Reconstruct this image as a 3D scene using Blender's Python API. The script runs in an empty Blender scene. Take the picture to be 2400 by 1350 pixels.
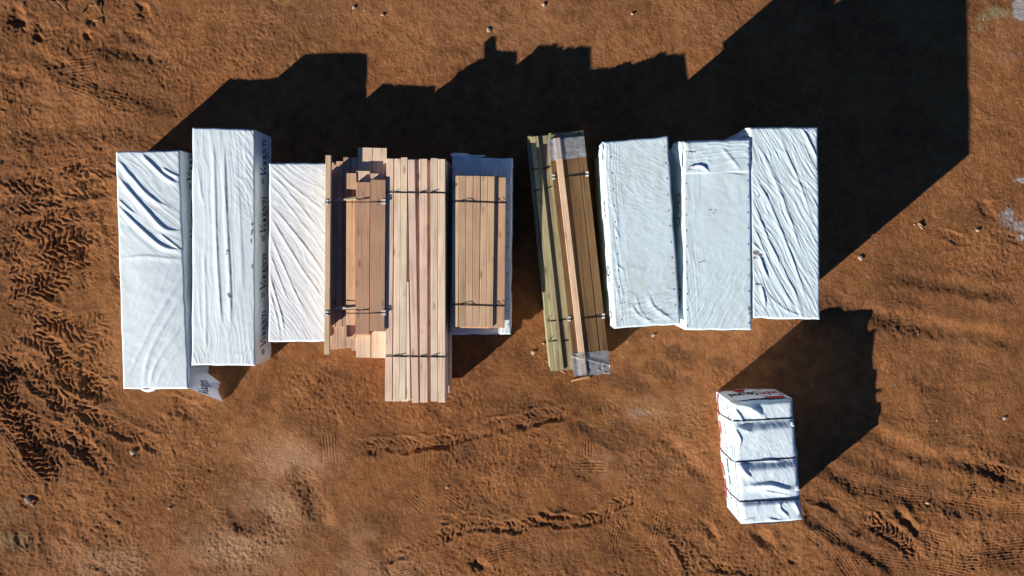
import bpy, math, random
import numpy as np
from mathutils import Vector, Matrix, Euler

random.seed(7)
rng = np.random.default_rng(11)
S = bpy.context.scene
COL = S.collection

# ------------------------------------------------------------------ camera, sky, sun, exposure
CAM_H, F_PX = 14.85, 1600.0
TILT, ROLL = math.radians(-3.557), math.radians(-0.13)
cam = bpy.data.cameras.new('camera')
cam.sensor_width = 36.0
cam.lens = 24.0
cam.clip_end = 3000
cam_o = bpy.data.objects.new('camera', cam)
COL.objects.link(cam_o)
cam_o.location = (0, 0, CAM_H)
cam_o.rotation_euler = (TILT, ROLL, 0)
S.camera = cam_o

LIGHT = Vector((2.179, 1.854, -1.0)).normalized()        # the way the sunlight travels
SUN_EL = math.asin(-LIGHT.z)
world = bpy.data.worlds.new('World')
S.world = world
world.use_nodes = True
wn = world.node_tree
bg = wn.nodes['Background']
sky = wn.nodes.new('ShaderNodeTexSky')
sky.sky_type = 'NISHITA'
sky.sun_disc = False
sky.sun_elevation = SUN_EL
sky.sun_rotation = math.atan2(-LIGHT.x, -LIGHT.y)
sky.air_density, sky.dust_density, sky.ozone_density = 0.64, 0.0, 8.0
wn.links.new(sky.outputs[0], bg.inputs[0])
bg.inputs[1].default_value = 0.05
sun = bpy.data.lights.new('sun', 'SUN')
sun.energy = 5.0
sun.angle = math.radians(0.5)
sun.color = (1.0, 0.97, 0.89)
sun_o = bpy.data.objects.new('sun', sun)
COL.objects.link(sun_o)
sun_o.location = (-20, -17, 12)
sun_o.rotation_euler = LIGHT.to_track_quat('-Z', 'Y').to_euler()
S.view_settings.view_transform = 'Standard'
S.view_settings.look = 'None'
S.view_settings.exposure = 0.66
S.view_settings.gamma = 1.0
S.view_settings.use_curve_mapping = False

# ------------------------------------------------------------------ helpers
RC = Euler((TILT, ROLL, 0)).to_matrix()


def W(px, py, z=0.0):
    """the point of the place at height z that the photograph shows at (px, py)"""
    d = RC @ Vector(((px - 1200) / F_PX, -(py - 675) / F_PX, -1.0))
    k = (z - CAM_H) / d.z
    return Vector((d.x * k, d.y * k, z))


def tag(o, label=None, cat=None, group=None, kind=None):
    if label: o['label'] = label
    if cat: o['category'] = cat
    if group: o['group'] = group
    if kind: o['kind'] = kind
    return o


def empty(name, loc, rz=0.0):
    o = bpy.data.objects.new(name, None)
    o.empty_display_size = 0.2
    COL.objects.link(o)
    o.location = loc
    o.rotation_euler = (0, 0, rz)
    return o


def mesh_obj(name, verts, faces, mat, parent=None, smooth=False, world=True):
    """verts in world space; with a parent they become local to it (parents are never rotated)"""
    me = bpy.data.meshes.new(name)
    v = np.asarray(verts, dtype=np.float64).reshape(-1, 3)
    if parent is not None and world:
        p = parent
        off = np.zeros(3)
        while p is not None:
            off += np.array(p.location)
            p = p.parent
        v = v - off
    me.from_pydata(v.tolist(), [], faces)
    if mat: me.materials.append(mat)
    if smooth:
        me.polygons.foreach_set('use_smooth', np.ones(len(me.polygons), dtype=bool))
    me.update()
    o = bpy.data.objects.new(name, me)
    COL.objects.link(o)
    if parent is not None: o.parent = parent
    return o


def grid_mesh(P, flip=False):
    """P: (n, m, 3) array -> verts, faces"""
    n, m = P.shape[:2]
    idx = np.arange(n * m).reshape(n, m)
    a, b, c, d = idx[:-1, :-1], idx[1:, :-1], idx[1:, 1:], idx[:-1, 1:]
    f = np.stack([a, b, c, d], -1).reshape(-1, 4)
    if flip: f = f[:, ::-1]
    return P.reshape(-1, 3), f


def fast_mesh(name, V, F4, mat, smooth=True):
    me = bpy.data.meshes.new(name)
    nv, nf = len(V), len(F4)
    me.vertices.add(nv)
    me.vertices.foreach_set('co', np.ascontiguousarray(V, dtype=np.float32).ravel())
    me.loops.add(nf * 4)
    me.loops.foreach_set('vertex_index', np.ascontiguousarray(F4, dtype=np.int32).ravel())
    me.polygons.add(nf)
    me.polygons.foreach_set('loop_start', np.arange(0, nf * 4, 4, dtype=np.int32))
    me.polygons.foreach_set('use_smooth', np.full(nf, smooth, dtype=bool))
    me.update(calc_edges=True)
    if mat: me.materials.append(mat)
    return me


def hash2(ix, iy, seed):
    h = (ix.astype(np.int64) * 374761393 + iy.astype(np.int64) * 668265263 + seed * 1442695041) & 0xffffffff
    h = ((h ^ (h >> 13)) * 1274126177) & 0xffffffff
    h = h ^ (h >> 16)
    return (h & 0xffffff) / float(0x7fffff) - 1.0


def vnoise(x, y, seed=0):
    xi, yi = np.floor(x), np.floor(y)
    fx, fy = x - xi, y - yi
    fx = fx * fx * fx * (fx * (fx * 6 - 15) + 10)
    fy = fy * fy * fy * (fy * (fy * 6 - 15) + 10)
    a, b = hash2(xi, yi, seed), hash2(xi + 1, yi, seed)
    c, d = hash2(xi, yi + 1, seed), hash2(xi + 1, yi + 1, seed)
    return (a * (1 - fx) + b * fx) * (1 - fy) + (c * (1 - fx) + d * fx) * fy


def rnoise(x, y, seed=0):
    c, q = math.cos(seed * 1.37 + .5), math.sin(seed * 1.37 + .5)
    return vnoise(x * c - y * q, x * q + y * c, seed)


def fbm(x, y, seed=0, octs=3, gain=0.5):
    r, a, f = 0.0, 1.0, 1.0
    for i in range(octs):
        r = r + a * rnoise(x * f + 17.3 * i, y * f - 9.1 * i, seed + i)
        a *= gain
        f *= 2.03
    return r


def sstep(a, b, x):
    t = np.clip((x - a) / (b - a), 0, 1)
    return t * t * (3 - 2 * t)


def catmull(pts, n=10):
    P = [np.array(p[:2], dtype=float) for p in pts]
    if len(P) < 3:
        return np.array([P[0] + (P[-1] - P[0]) * t for t in np.linspace(0, 1, n + 1)])
    P = [2 * P[0] - P[1]] + P + [2 * P[-1] - P[-2]]
    out = []
    for i in range(1, len(P) - 2):
        for t in np.linspace(0, 1, n, endpoint=False):
            a, b, c, d = P[i - 1], P[i], P[i + 1], P[i + 2]
            out.append(.5 * ((2 * b) + (-a + c) * t + (2 * a - 5 * b + 4 * c - d) * t * t + (-a + 3 * b - 3 * c + d) * t ** 3))
    out.append(P[-2])
    return np.array(out)


def line_field(X, Y, pts, reach):
    """arc length s, signed distance d (positive on the left of travel) to a smooth line; d = nan far away"""
    C = catmull(pts)
    D = np.full(X.shape, np.nan)
    Sg = np.zeros(X.shape)
    best = np.full(X.shape, reach)
    s0 = 0.0
    for a, b in zip(C[:-1], C[1:]):
        L = np.linalg.norm(b - a)
        if L < 1e-9: continue
        t = (b - a) / L
        m = (X > min(a[0], b[0]) - reach) & (X < max(a[0], b[0]) + reach) & (Y > min(a[1], b[1]) - reach) & (Y < max(a[1], b[1]) + reach)
        if m.any():
            dx, dy = X[m] - a[0], Y[m] - a[1]
            s = np.clip(dx * t[0] + dy * t[1], 0, L)
            ex, ey = dx - s * t[0], dy - s * t[1]
            dist = np.hypot(ex, ey)
            sg = np.sign(t[0] * dy - t[1] * dx)
            bb = best[m]
            w = dist < bb
            bb[w] = dist[w]
            best[m] = bb
            dm, sm = D[m], Sg[m]
            dm[w] = (dist * np.where(sg == 0, 1, sg))[w]
            sm[w] = s0 + s[w]
            D[m], Sg[m] = dm, sm
        s0 += L
    return Sg, D, s0


# ------------------------------------------------------------------ materials
def new_mat(name):
    m = bpy.data.materials.new(name)
    m.use_nodes = True
    return m, m.node_tree.nodes, m.node_tree.links, m.node_tree.nodes['Principled BSDF']


def flat_mat(name, rgb, rough=0.6, spec=0.3, metal=0.0):
    m, n, l, b = new_mat(name)
    t = n.new('ShaderNodeTexNoise')
    t.inputs['Scale'].default_value = 25
    t.inputs['Detail'].default_value = 4
    r = n.new('ShaderNodeMixRGB')
    r.blend_type = 'MULTIPLY'
    r.inputs[0].default_value = 0.35
    r.inputs[1].default_value = (*rgb, 1)
    l.new(t.outputs['Fac'], r.inputs[2])
    l.new(r.outputs[0], b.inputs['Base Color'])
    b.inputs['Roughness'].default_value = rough
    b.inputs['Specular IOR Level'].default_value = spec
    b.inputs['Metallic'].default_value = metal
    return m


def ramp(n, stops):
    r = n.new('ShaderNodeValToRGB')
    e = r.color_ramp.elements
    while len(e) < len(stops): e.new(0.5)
    for el, (p, c) in zip(e, stops):
        el.position = p
        el.color = (*c, 1) if len(c) == 3 else c
    return r


def dirt_mat():
    m, n, l, b = new_mat('dirt')
    tc = n.new('ShaderNodeTexCoord')
    at = n.new('ShaderNodeAttribute'); at.attribute_name = 'tint'
    sep = n.new('ShaderNodeSeparateColor')
    l.new(at.outputs['Color'], sep.inputs[0])

    def noise(sc, det, rough=0.6):
        t = n.new('ShaderNodeTexNoise')
        t.inputs['Scale'].default_value = sc
        t.inputs['Detail'].default_value = det
        t.inputs['Roughness'].default_value = rough
        l.new(tc.outputs['Object'], t.inputs['Vector'])
        return t
    n1, n2, n3 = noise(0.55, 6), noise(4.0, 8, 0.7), noise(38, 6, 0.75)
    r1 = ramp(n, [(0.36, DIRT[0]), (0.51, DIRT[1]), (0.66, DIRT[2])])
    add = n.new('ShaderNodeMath'); add.operation = 'MULTIPLY_ADD'
    add.inputs[1].default_value = 0.45
    l.new(n1.outputs['Fac'], add.inputs[0])
    mm = n.new('ShaderNodeMath'); mm.operation = 'MULTIPLY'
    mm.inputs[1].default_value = 0.55
    l.new(n2.outputs['Fac'], mm.inputs[0])
    l.new(mm.outputs[0], add.inputs[2])
    l.new(add.outputs[0], r1.inputs[0])
    # dusty pale (R), grey crust (G), green-grey crust (B)
    cur = r1.outputs[0]
    for ch, c in (('Red', DIRT[3]), ('Green', (0.42, 0.37, 0.35)), ('Blue', (0.30, 0.27, 0.15))):
        mx = n.new('ShaderNodeMixRGB')
        mx.inputs[2].default_value = (*c, 1)
        br = n.new('ShaderNodeMath'); br.operation = 'MULTIPLY_ADD'      # break the patch edge up with noise
        br.inputs[1].default_value = 1.5
        off = n.new('ShaderNodeMath'); off.operation = 'MULTIPLY_ADD'
        off.inputs[1].default_value = 1.6
        off.inputs[2].default_value = -0.90
        l.new(n2.outputs['Fac'], off.inputs[0])
        l.new(sep.outputs[ch], br.inputs[0])
        l.new(off.outputs[0], br.inputs[2])
        ml = n.new('ShaderNodeMath'); ml.operation = 'MULTIPLY'; ml.use_clamp = True
        l.new(br.outputs[0], ml.inputs[0])
        l.new(sep.outputs[ch], ml.inputs[1])
        l.new(ml.outputs[0], mx.inputs[0])
        l.new(cur, mx.inputs[1])
        cur = mx.outputs[0]
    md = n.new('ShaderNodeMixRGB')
    md.inputs[2].default_value = (0.125, 0.058, 0.030, 1)  # alpha darkens the soil: rut shading painted in, plus damp
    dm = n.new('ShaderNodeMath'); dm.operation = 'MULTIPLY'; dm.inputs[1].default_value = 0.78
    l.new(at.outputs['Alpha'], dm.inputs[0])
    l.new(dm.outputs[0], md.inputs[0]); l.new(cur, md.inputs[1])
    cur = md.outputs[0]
    # soil grain; its dark specks also paint in crumb shadows
    g = ramp(n, [(0.30, (0.62, 0.60, 0.58)), (0.5, (1, 1, 1)), (0.72, (1.22, 1.22, 1.22))])
    l.new(n3.outputs['Fac'], g.inputs[0])
    mg = n.new('ShaderNodeMixRGB'); mg.blend_type = 'MULTIPLY'; mg.inputs[0].default_value = 0.8
    l.new(cur, mg.inputs[1]); l.new(g.outputs[0], mg.inputs[2])
    l.new(mg.outputs[0], b.inputs['Base Color'])
    b.inputs['Roughness'].default_value = 0.97
    b.inputs['Specular IOR Level'].default_value = 0.05
    # crumbly relief finer than the mesh
    v = n.new('ShaderNodeTexVoronoi'); v.inputs['Scale'].default_value = 26
    v.inputs['Randomness'].default_value = 1
    wv = noise(9, 4)
    vm = n.new('ShaderNodeVectorMath'); vm.operation = 'MULTIPLY_ADD'
    vm.inputs[1].default_value = (0.12, 0.12, 0.12)
    l.new(wv.outputs['Color'], vm.inputs[0]); l.new(tc.outputs['Object'], vm.inputs[2])
    l.new(vm.outputs[0], v.inputs['Vector'])
    b1 = n.new('ShaderNodeBump'); b1.inputs['Strength'].default_value = 1.0; b1.inputs['Distance'].default_value = 0.014
    l.new(n3.outputs['Fac'], b1.inputs['Height'])
    b2 = n.new('ShaderNodeBump'); b2.inputs['Strength'].default_value = 0.4; b2.inputs['Distance'].default_value = 0.015
    l.new(v.outputs['Distance'], b2.inputs['Height'])
    l.new(b1.outputs[0], b2.inputs['Normal'])
    l.new(b2.outputs[0], b.inputs['Normal'])
    return m


def tarp_mat(name, rgb, dirt=0.25, rough=0.42):
    m, n, l, b = new_mat(name)
    tc = n.new('ShaderNodeTexCoord')
    t1 = n.new('ShaderNodeTexNoise'); t1.inputs['Scale'].default_value = 2.2; t1.inputs['Detail'].default_value = 8; t1.inputs['Roughness'].default_value = 0.65
    t2 = n.new('ShaderNodeTexNoise'); t2.inputs['Scale'].default_value = 30; t2.inputs['Detail'].default_value = 5
    mp = n.new('ShaderNodeMapping'); mp.inputs['Scale'].default_value = (1, 0.25, 1)
    l.new(tc.outputs['Object'], mp.inputs[0])
    l.new(mp.outputs[0], t1.inputs['Vector']); l.new(tc.outputs['Object'], t2.inputs['Vector'])
    r = ramp(n, [(0.28, tuple(c * (1 - dirt) * k for c, k in zip(rgb, (1.0, 0.94, 0.86)))), (0.5, rgb), (0.8, tuple(min(c * 1.06, 0.9) for c in rgb))])
    l.new(t1.outputs['Fac'], r.inputs[0])
    l.new(r.outputs[0], b.inputs['Base Color'])
    b.inputs['Roughness'].default_value = rough
    b.inputs['Specular IOR Level'].default_value = 0.35
    bu = n.new('ShaderNodeBump'); bu.inputs['Strength'].default_value = 0.12; bu.inputs['Distance'].default_value = 0.01
    l.new(t2.outputs['Fac'], bu.inputs['Height']); l.new(bu.outputs[0], b.inputs['Normal'])
    return m


def flap_mat():
    m = tarp_mat('thin_white_wrap', (0.80, 0.86, 0.89), 0.08)
    n, l = m.node_tree.nodes, m.node_tree.links
    t = n.new('ShaderNodeBsdfTranslucent'); t.inputs[0].default_value = (0.80, 0.84, 0.90, 1)
    x = n.new('ShaderNodeMixShader'); x.inputs[0].default_value = 0.38
    l.new(n['Principled BSDF'].outputs[0], x.inputs[1]); l.new(t.outputs[0], x.inputs[2])
    l.new(x.outputs[0], n['Material Output'].inputs['Surface'])
    return m


def wood_mat(name, knot=(0.22, 0.09, 0.04), rough=0.7, grain=0.5):
    """colour comes from the plank itself (object colour); grain, growth rings and knots along its length"""
    m, n, l, b = new_mat(name)
    oi = n.new('ShaderNodeObjectInfo')
    tc = n.new('ShaderNodeTexCoord')
    shift = n.new('ShaderNodeVectorMath'); shift.operation = 'MULTIPLY_ADD'
    shift.inputs[1].default_value = (37.0, 53.0, 11.0)
    cmb = n.new('ShaderNodeCombineXYZ')
    for i in range(3): l.new(oi.outputs['Random'], cmb.inputs[i])
    l.new(cmb.outputs[0], shift.inputs[0]); l.new(tc.outputs['Object'], shift.inputs[2])
    mp = n.new('ShaderNodeMapping'); mp.inputs['Scale'].default_value = (26, 0.9, 26)
    l.new(shift.outputs[0], mp.inputs[0])
    t = n.new('ShaderNodeTexNoise'); t.inputs['Scale'].default_value = 1.0; t.inputs['Detail'].default_value = 6; t.inputs['Distortion'].default_value = 0.6
    l.new(mp.outputs[0], t.inputs['Vector'])
    r = ramp(n, [(0.30, (0.50, 0.42, 0.36)), (0.5, (1, 1, 1)), (0.75, (1.12, 1.13, 1.12))])
    l.new(t.outputs['Fac'], r.inputs[0])
    mp2 = n.new('ShaderNodeMapping'); mp2.inputs['Scale'].default_value = (5, 1.6, 5)
    l.new(shift.outputs[0], mp2.inputs[0])
    v = n.new('ShaderNodeTexVoronoi'); v.inputs['Scale'].default_value = 1.15
    l.new(mp2.outputs[0], v.inputs['Vector'])
    kr = ramp(n, [(0.06, (1, 1, 1)), (0.15, (0.35, 0.35, 0.35)), (0.24, (0, 0, 0))])
    l.new(v.outputs['Distance'], kr.inputs[0])
    t3 = n.new('ShaderNodeTexNoise'); t3.inputs['Scale'].default_value = 1.6; t3.inputs['Detail'].default_value = 3
    l.new(shift.outputs[0], t3.inputs['Vector'])
    r3 = ramp(n, [(0.35, (0.80, 0.78, 0.76)), (0.6, (1.05, 1.05, 1.05))])
    l.new(t3.outputs['Fac'], r3.inputs[0])
    m1 = n.new('ShaderNodeMixRGB'); m1.blend_type = 'MULTIPLY'; m1.inputs[0].default_value = grain
    l.new(oi.outputs['Color'], m1.inputs[1]); l.new(r.outputs[0], m1.inputs[2])
    m3 = n.new('ShaderNodeMixRGB'); m3.blend_type = 'MULTIPLY'; m3.inputs[0].default_value = 0.55
    l.new(m1.outputs[0], m3.inputs[1]); l.new(r3.outputs[0], m3.inputs[2])
    m2 = n.new('ShaderNodeMixRGB'); m2.inputs[2].default_value = (*knot, 1)
    mk = n.new('ShaderNodeMath'); mk.operation = 'MULTIPLY'; mk.inputs[1].default_value = 0.75
    l.new(kr.outputs[0], mk.inputs[0])
    l.new(mk.outputs[0], m2.inputs[0]); l.new(m3.outputs[0], m2.inputs[1])
    l.new(m2.outputs[0], b.inputs['Base Color'])
    b.inputs['Roughness'].default_value = rough
    b.inputs['Specular IOR Level'].default_value = 0.2
    bu = n.new('ShaderNodeBump'); bu.inputs['Strength'].default_value = 0.2; bu.inputs['Distance'].default_value = 0.004
    l.new(t.outputs['Fac'], bu.inputs['Height']); l.new(bu.outputs[0], b.inputs['Normal'])
    return m


def plastic_mat(name='clear_plastic', fac=0.30):
    m, n, l, b = new_mat(name)
    tr = n.new('ShaderNodeBsdfTransparent'); tr.inputs[0].default_value = (0.90, 0.93, 0.96, 1)
    b.inputs['Base Color'].default_value = (0.55, 0.60, 0.68, 1)
    b.inputs['Roughness'].default_value = 0.12
    b.inputs['Specular IOR Level'].default_value = 0.6
    t = n.new('ShaderNodeTexNoise'); t.inputs['Scale'].default_value = 9; t.inputs['Detail'].default_value = 5
    r = n.new('ShaderNodeMapRange')
    r.inputs['From Min'].default_value = 0.3; r.inputs['From Max'].default_value = 0.7
    r.inputs['To Min'].default_value = fac * 0.6; r.inputs['To Max'].default_value = fac * 1.5
    l.new(t.outputs['Fac'], r.inputs[0])
    mx = n.new('ShaderNodeMixShader')
    l.new(r.outputs[0], mx.inputs[0]); l.new(tr.outputs[0], mx.inputs[1]); l.new(b.outputs[0], mx.inputs[2])
    l.new(mx.outputs[0], n['Material Output'].inputs['Surface'])
    return m


DIRT = [(0.165, 0.066, 0.028), (0.29, 0.119, 0.045), (0.39, 0.172, 0.072), (0.46, 0.25, 0.132)]
M = dict(
    dirt=dirt_mat(),
    tarp=tarp_mat('white_tarp', (0.80, 0.87, 0.89), 0.08),
    tarp_grey=tarp_mat('dusty_white_tarp', (0.72, 0.83, 0.86), 0.12),
    tarp_paper=tarp_mat('pale_paper_tarp', (0.82, 0.84, 0.85), 0.08),
    tarp_shiny=tarp_mat('glossy_white_wrap', (0.69, 0.78, 0.84), 0.14, 0.34),
    wood=wood_mat('fir_wood', grain=0.55),
    treated=wood_mat('treated_wood', (0.10, 0.07, 0.02), grain=1.0),
    strap=flat_mat('black_strap', (0.012, 0.012, 0.014), 0.5),
    card=flat_mat('white_card', (0.8, 0.8, 0.78), 0.7),
    navy=flat_mat('navy_print', (0.03, 0.033, 0.15), 0.5),
    green=flat_mat('olive_print', (0.07, 0.12, 0.035), 0.5),
    bright_green=flat_mat('green_print', (0.02, 0.35, 0.16), 0.5),
    red=flat_mat('red_print', (0.46, 0.03, 0.05), 0.5),
    white=flat_mat('white_print', (0.72, 0.66, 0.66), 0.5),
    black=flat_mat('black_print', (0.02, 0.02, 0.025), 0.5),
    stain=flat_mat('grey_brown_stain', (0.30, 0.24, 0.21), 0.8),
    plastic=plastic_mat(),
    flap=flap_mat(),
    stone=flat_mat('pale_stone', (0.50, 0.36, 0.26), 0.9),
    twig=flat_mat('dry_twig', (0.42, 0.28, 0.15), 0.9),
)

# ------------------------------------------------------------------ ground
def spaced(lo, hi, step):
    core = np.arange(lo, hi + step, step)
    g, e = step, []
    x = 0.0
    while x < 600:
        g *= 1.35
        x += g
        e.append(x)
    e = np.array(e)
    return np.concatenate([lo - e[::-1], core, core[-1] + e])


def build_ground():
    xs, ys = spaced(-12.2, 12.2, 0.0205), spaced(-7.9, 6.3, 0.0205)
    X, Y = np.meshgrid(xs, ys, indexing='ij')
    inside = sstep(3.0, 0.0, np.maximum(np.maximum(np.abs(X) - 12.0, np.abs(Y + .8) - 7.1), 0))
    wx = X + 0.05 * fbm(X * 3, Y * 3, 5, 2) + 0.018 * rnoise(X * 14, Y * 14, 8)
    wy = Y + 0.05 * fbm(X * 3, Y * 3, 6, 2) + 0.018 * rnoise(X * 14, Y * 14, 9)
    bx = wx + .07 * fbm(X * 5.5, Y * 5.5, 71, 3, .6)
    by = wy + .07 * fbm(X * 5.5, Y * 5.5, 72, 3, .6)
    px = lambda q: np.array(W(q[0], q[1], 0))[:2]

    def blob(cx, cy, r, ry=None, soft=1.0):
        c = px((cx, cy))
        r = r / 108.0
        ry = r if ry is None else ry / 108.0
        return np.exp(-(((bx - c[0]) / r) ** 2 + ((by - c[1]) / ry) ** 2) ** soft)

    rough = np.clip(0.75 * sstep(-7.6, -9.2, X) + 0.6 * sstep(-3.2, -4.6, Y) * sstep(-1.6, 0.2, X) + 0.35 * fbm(X * .35, Y * .35, 21, 2), 0.06, 1.2)
    smooth_top = sstep(2.5, 4.0, Y) * sstep(-6.0, -3.0, X)
    rough = rough * (1 - 0.7 * smooth_top)
    Z = 0.035 * fbm(X * .45, Y * .45, 1, 2)
    Z += (0.007 + 0.009 * rough) * fbm(wx * 2.2, wy * 2.2, 2, 2)
    cl = fbm(wx * 8, wy * 8, 3, 3, 0.6)
    Z += (0.0020 + 0.0042 * rough) * cl
    gr = fbm(X * 19, Y * 19, 4, 2, 0.6)
    patch = sstep(-.15, .75, fbm(wx * .8, wy * .8, 33, 3)) * (1 - .6 * smooth_top)
    Z += (0.0024 + 0.0016 * rough + .0045 * patch) * gr
    Z += (.0012 + .004 * patch) * rnoise(X * 27, Y * 27, 34)
    shade_damp = np.zeros(X.shape)  # mask of dark streaks: painted rut shading together with damp soil
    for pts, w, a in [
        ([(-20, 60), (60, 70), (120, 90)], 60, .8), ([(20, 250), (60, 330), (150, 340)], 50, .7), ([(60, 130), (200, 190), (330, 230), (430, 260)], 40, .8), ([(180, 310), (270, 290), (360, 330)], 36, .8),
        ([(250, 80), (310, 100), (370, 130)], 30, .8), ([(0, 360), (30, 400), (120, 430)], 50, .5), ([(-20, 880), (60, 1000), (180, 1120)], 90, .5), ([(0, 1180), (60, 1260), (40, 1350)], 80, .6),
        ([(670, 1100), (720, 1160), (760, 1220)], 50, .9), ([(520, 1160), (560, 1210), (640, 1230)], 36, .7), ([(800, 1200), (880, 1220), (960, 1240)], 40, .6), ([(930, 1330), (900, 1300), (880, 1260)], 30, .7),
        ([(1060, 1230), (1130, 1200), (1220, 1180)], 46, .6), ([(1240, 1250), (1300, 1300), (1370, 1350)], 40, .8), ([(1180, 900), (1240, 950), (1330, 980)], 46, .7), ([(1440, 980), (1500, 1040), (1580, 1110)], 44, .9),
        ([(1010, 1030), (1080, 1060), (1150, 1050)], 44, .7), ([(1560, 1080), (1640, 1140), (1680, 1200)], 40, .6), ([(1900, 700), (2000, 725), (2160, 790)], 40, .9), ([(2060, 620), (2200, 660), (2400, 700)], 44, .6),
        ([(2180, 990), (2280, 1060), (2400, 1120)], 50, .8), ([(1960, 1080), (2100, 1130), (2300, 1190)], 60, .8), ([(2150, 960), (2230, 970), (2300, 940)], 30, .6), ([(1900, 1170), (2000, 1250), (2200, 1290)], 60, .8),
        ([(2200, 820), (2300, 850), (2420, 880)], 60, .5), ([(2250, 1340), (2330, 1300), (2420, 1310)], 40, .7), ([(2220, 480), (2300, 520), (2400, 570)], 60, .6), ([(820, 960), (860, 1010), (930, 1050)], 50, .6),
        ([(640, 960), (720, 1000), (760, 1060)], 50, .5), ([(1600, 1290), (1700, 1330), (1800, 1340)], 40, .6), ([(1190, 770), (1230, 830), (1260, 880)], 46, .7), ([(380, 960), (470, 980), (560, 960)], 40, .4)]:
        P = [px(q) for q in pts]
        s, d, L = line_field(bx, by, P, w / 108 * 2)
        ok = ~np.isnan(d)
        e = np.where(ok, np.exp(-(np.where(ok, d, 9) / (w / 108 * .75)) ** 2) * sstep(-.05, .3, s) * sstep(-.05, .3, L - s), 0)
        shade_damp = np.maximum(shade_damp, a * e)
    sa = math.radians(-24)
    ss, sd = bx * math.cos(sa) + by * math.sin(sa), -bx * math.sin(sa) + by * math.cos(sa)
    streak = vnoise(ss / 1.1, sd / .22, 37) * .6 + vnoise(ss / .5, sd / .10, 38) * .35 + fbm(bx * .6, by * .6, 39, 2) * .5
    shade_damp = np.maximum(shade_damp, .75 * sstep(.15, .95, streak) * (1 - .55 * smooth_top))
    shade_damp = np.clip(shade_damp * (.75 + .5 * fbm(wx * 1.7, wy * 1.7, 35, 3)), 0, 1)
    Z += shade_damp * (.0035 * gr + .004 * rnoise(X * 25, Y * 25, 36)) - .012 * shade_damp
    # crumbs pressed out of the ground
    cr = np.clip(fbm(wx * 12, wy * 12, 31, 2) - 0.72, 0, 1)
    Z += 0.02 * cr * (0.4 + rough)
    # crisp little scarps
    sc = fbm(wx * 4.5, wy * 4.5, 41, 3, 0.6)
    Z += 0.0055 * (0.15 + rough) * sstep(-0.05, 0.05, np.sin(sc * 5.0)) * (1 - .5 * smooth_top)

    mask_n = fbm(X * 1.3, Y * 1.3, 51, 2)

    def lugs(pts, w=60, depth=0.05, pitch=16, slant=0.9, sink=0.03):
        nonlocal Z
        P = [px(q) for q in pts]
        w = w / 108.0
        pitch = pitch / 108.0
        s, d, L = line_field(wx, wy, P, w * 0.75)
        ok = ~np.isnan(d)
        d = np.where(ok, d, 9.0)
        d = d + np.where(ok, .03 * vnoise(X * 8, Y * 8, 79), 0)
        e = sstep(w * .5, w * .34, np.abs(d)) * sstep(0, .7, s) * sstep(0, .7, L - s)
        ph = (s + slant * np.abs(d)) / pitch + 0.5 * (d > 0) + 0.22 * fbm(X * 3.2, Y * 3.2, 61, 2)
        ph = ph + .16 * vnoise(X * 11, Y * 11, 62)
        q = np.abs((ph % 1.0) - .5) * 2
        hv = hash2(np.floor(ph), np.floor(d / (w * .26)), 63) * .5 + .5
        bar = sstep(0.25, 0.60, q) * (.35 + .9 * hv) * (1 - .55 * np.exp(-((np.abs(d) - w * .26) / (w * .05)) ** 2))
        br = np.clip(0.86 + 0.45 * mask_n + 0.5 * vnoise(wx * 4, wy * 4, 77), 0, 1.3)
        Z = Z + np.where(ok, e * (depth * bar * br - sink * br), 0)
        ridge = np.exp(-((np.abs(d) - w * .54) / (w * .09)) ** 2) * sstep(0, .7, s) * sstep(0, .7, L - s) * .6
        Z = Z + np.where(ok, ridge * 0.02 * br, 0)

    def ribs(pts, w=36, depth=0.012, gap=7.0, sink=0.009):
        nonlocal Z
        P = [px(q) for q in pts]
        w = w / 108.0
        gap = gap / 108.0
        s, d, L = line_field(X + .25 * (wx - X), Y + .25 * (wy - Y), P, w * 0.8)
        ok = ~np.isnan(d)
        d = np.where(ok, d, 9.0)
        e = sstep(w * .52, w * .46, np.abs(d)) * sstep(0, .12, s) * sstep(0, .12, L - s)
        g = sstep(.15, .75, .5 + .5 * np.cos(2 * np.pi * d / gap))
        br = np.clip(0.6 + 0.7 * mask_n + .5 * vnoise(X * 2.5, Y * 2.5, 78), 0.0, 1.1)
        Z = Z + np.where(ok, e * (depth * g - sink) * br, 0)

    def rut(pts, w=22, depth=0.03, berm=0.5):
        nonlocal Z
        P = [px(q) for q in pts]
        w = w / 108.0
        s, d, L = line_field(wx, wy, P, w * 2.2)
        ok = ~np.isnan(d)
        d = np.where(ok, d, 9.0)
        e = sstep(0, .4, s) * sstep(0, .4, L - s)
        Z = Z + np.where(ok, e * (-depth * np.exp(-(d / (w * .6)) ** 2) + berm * depth * np.exp(-((np.abs(d) - w) / (w * .45)) ** 2)), 0)

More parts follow.
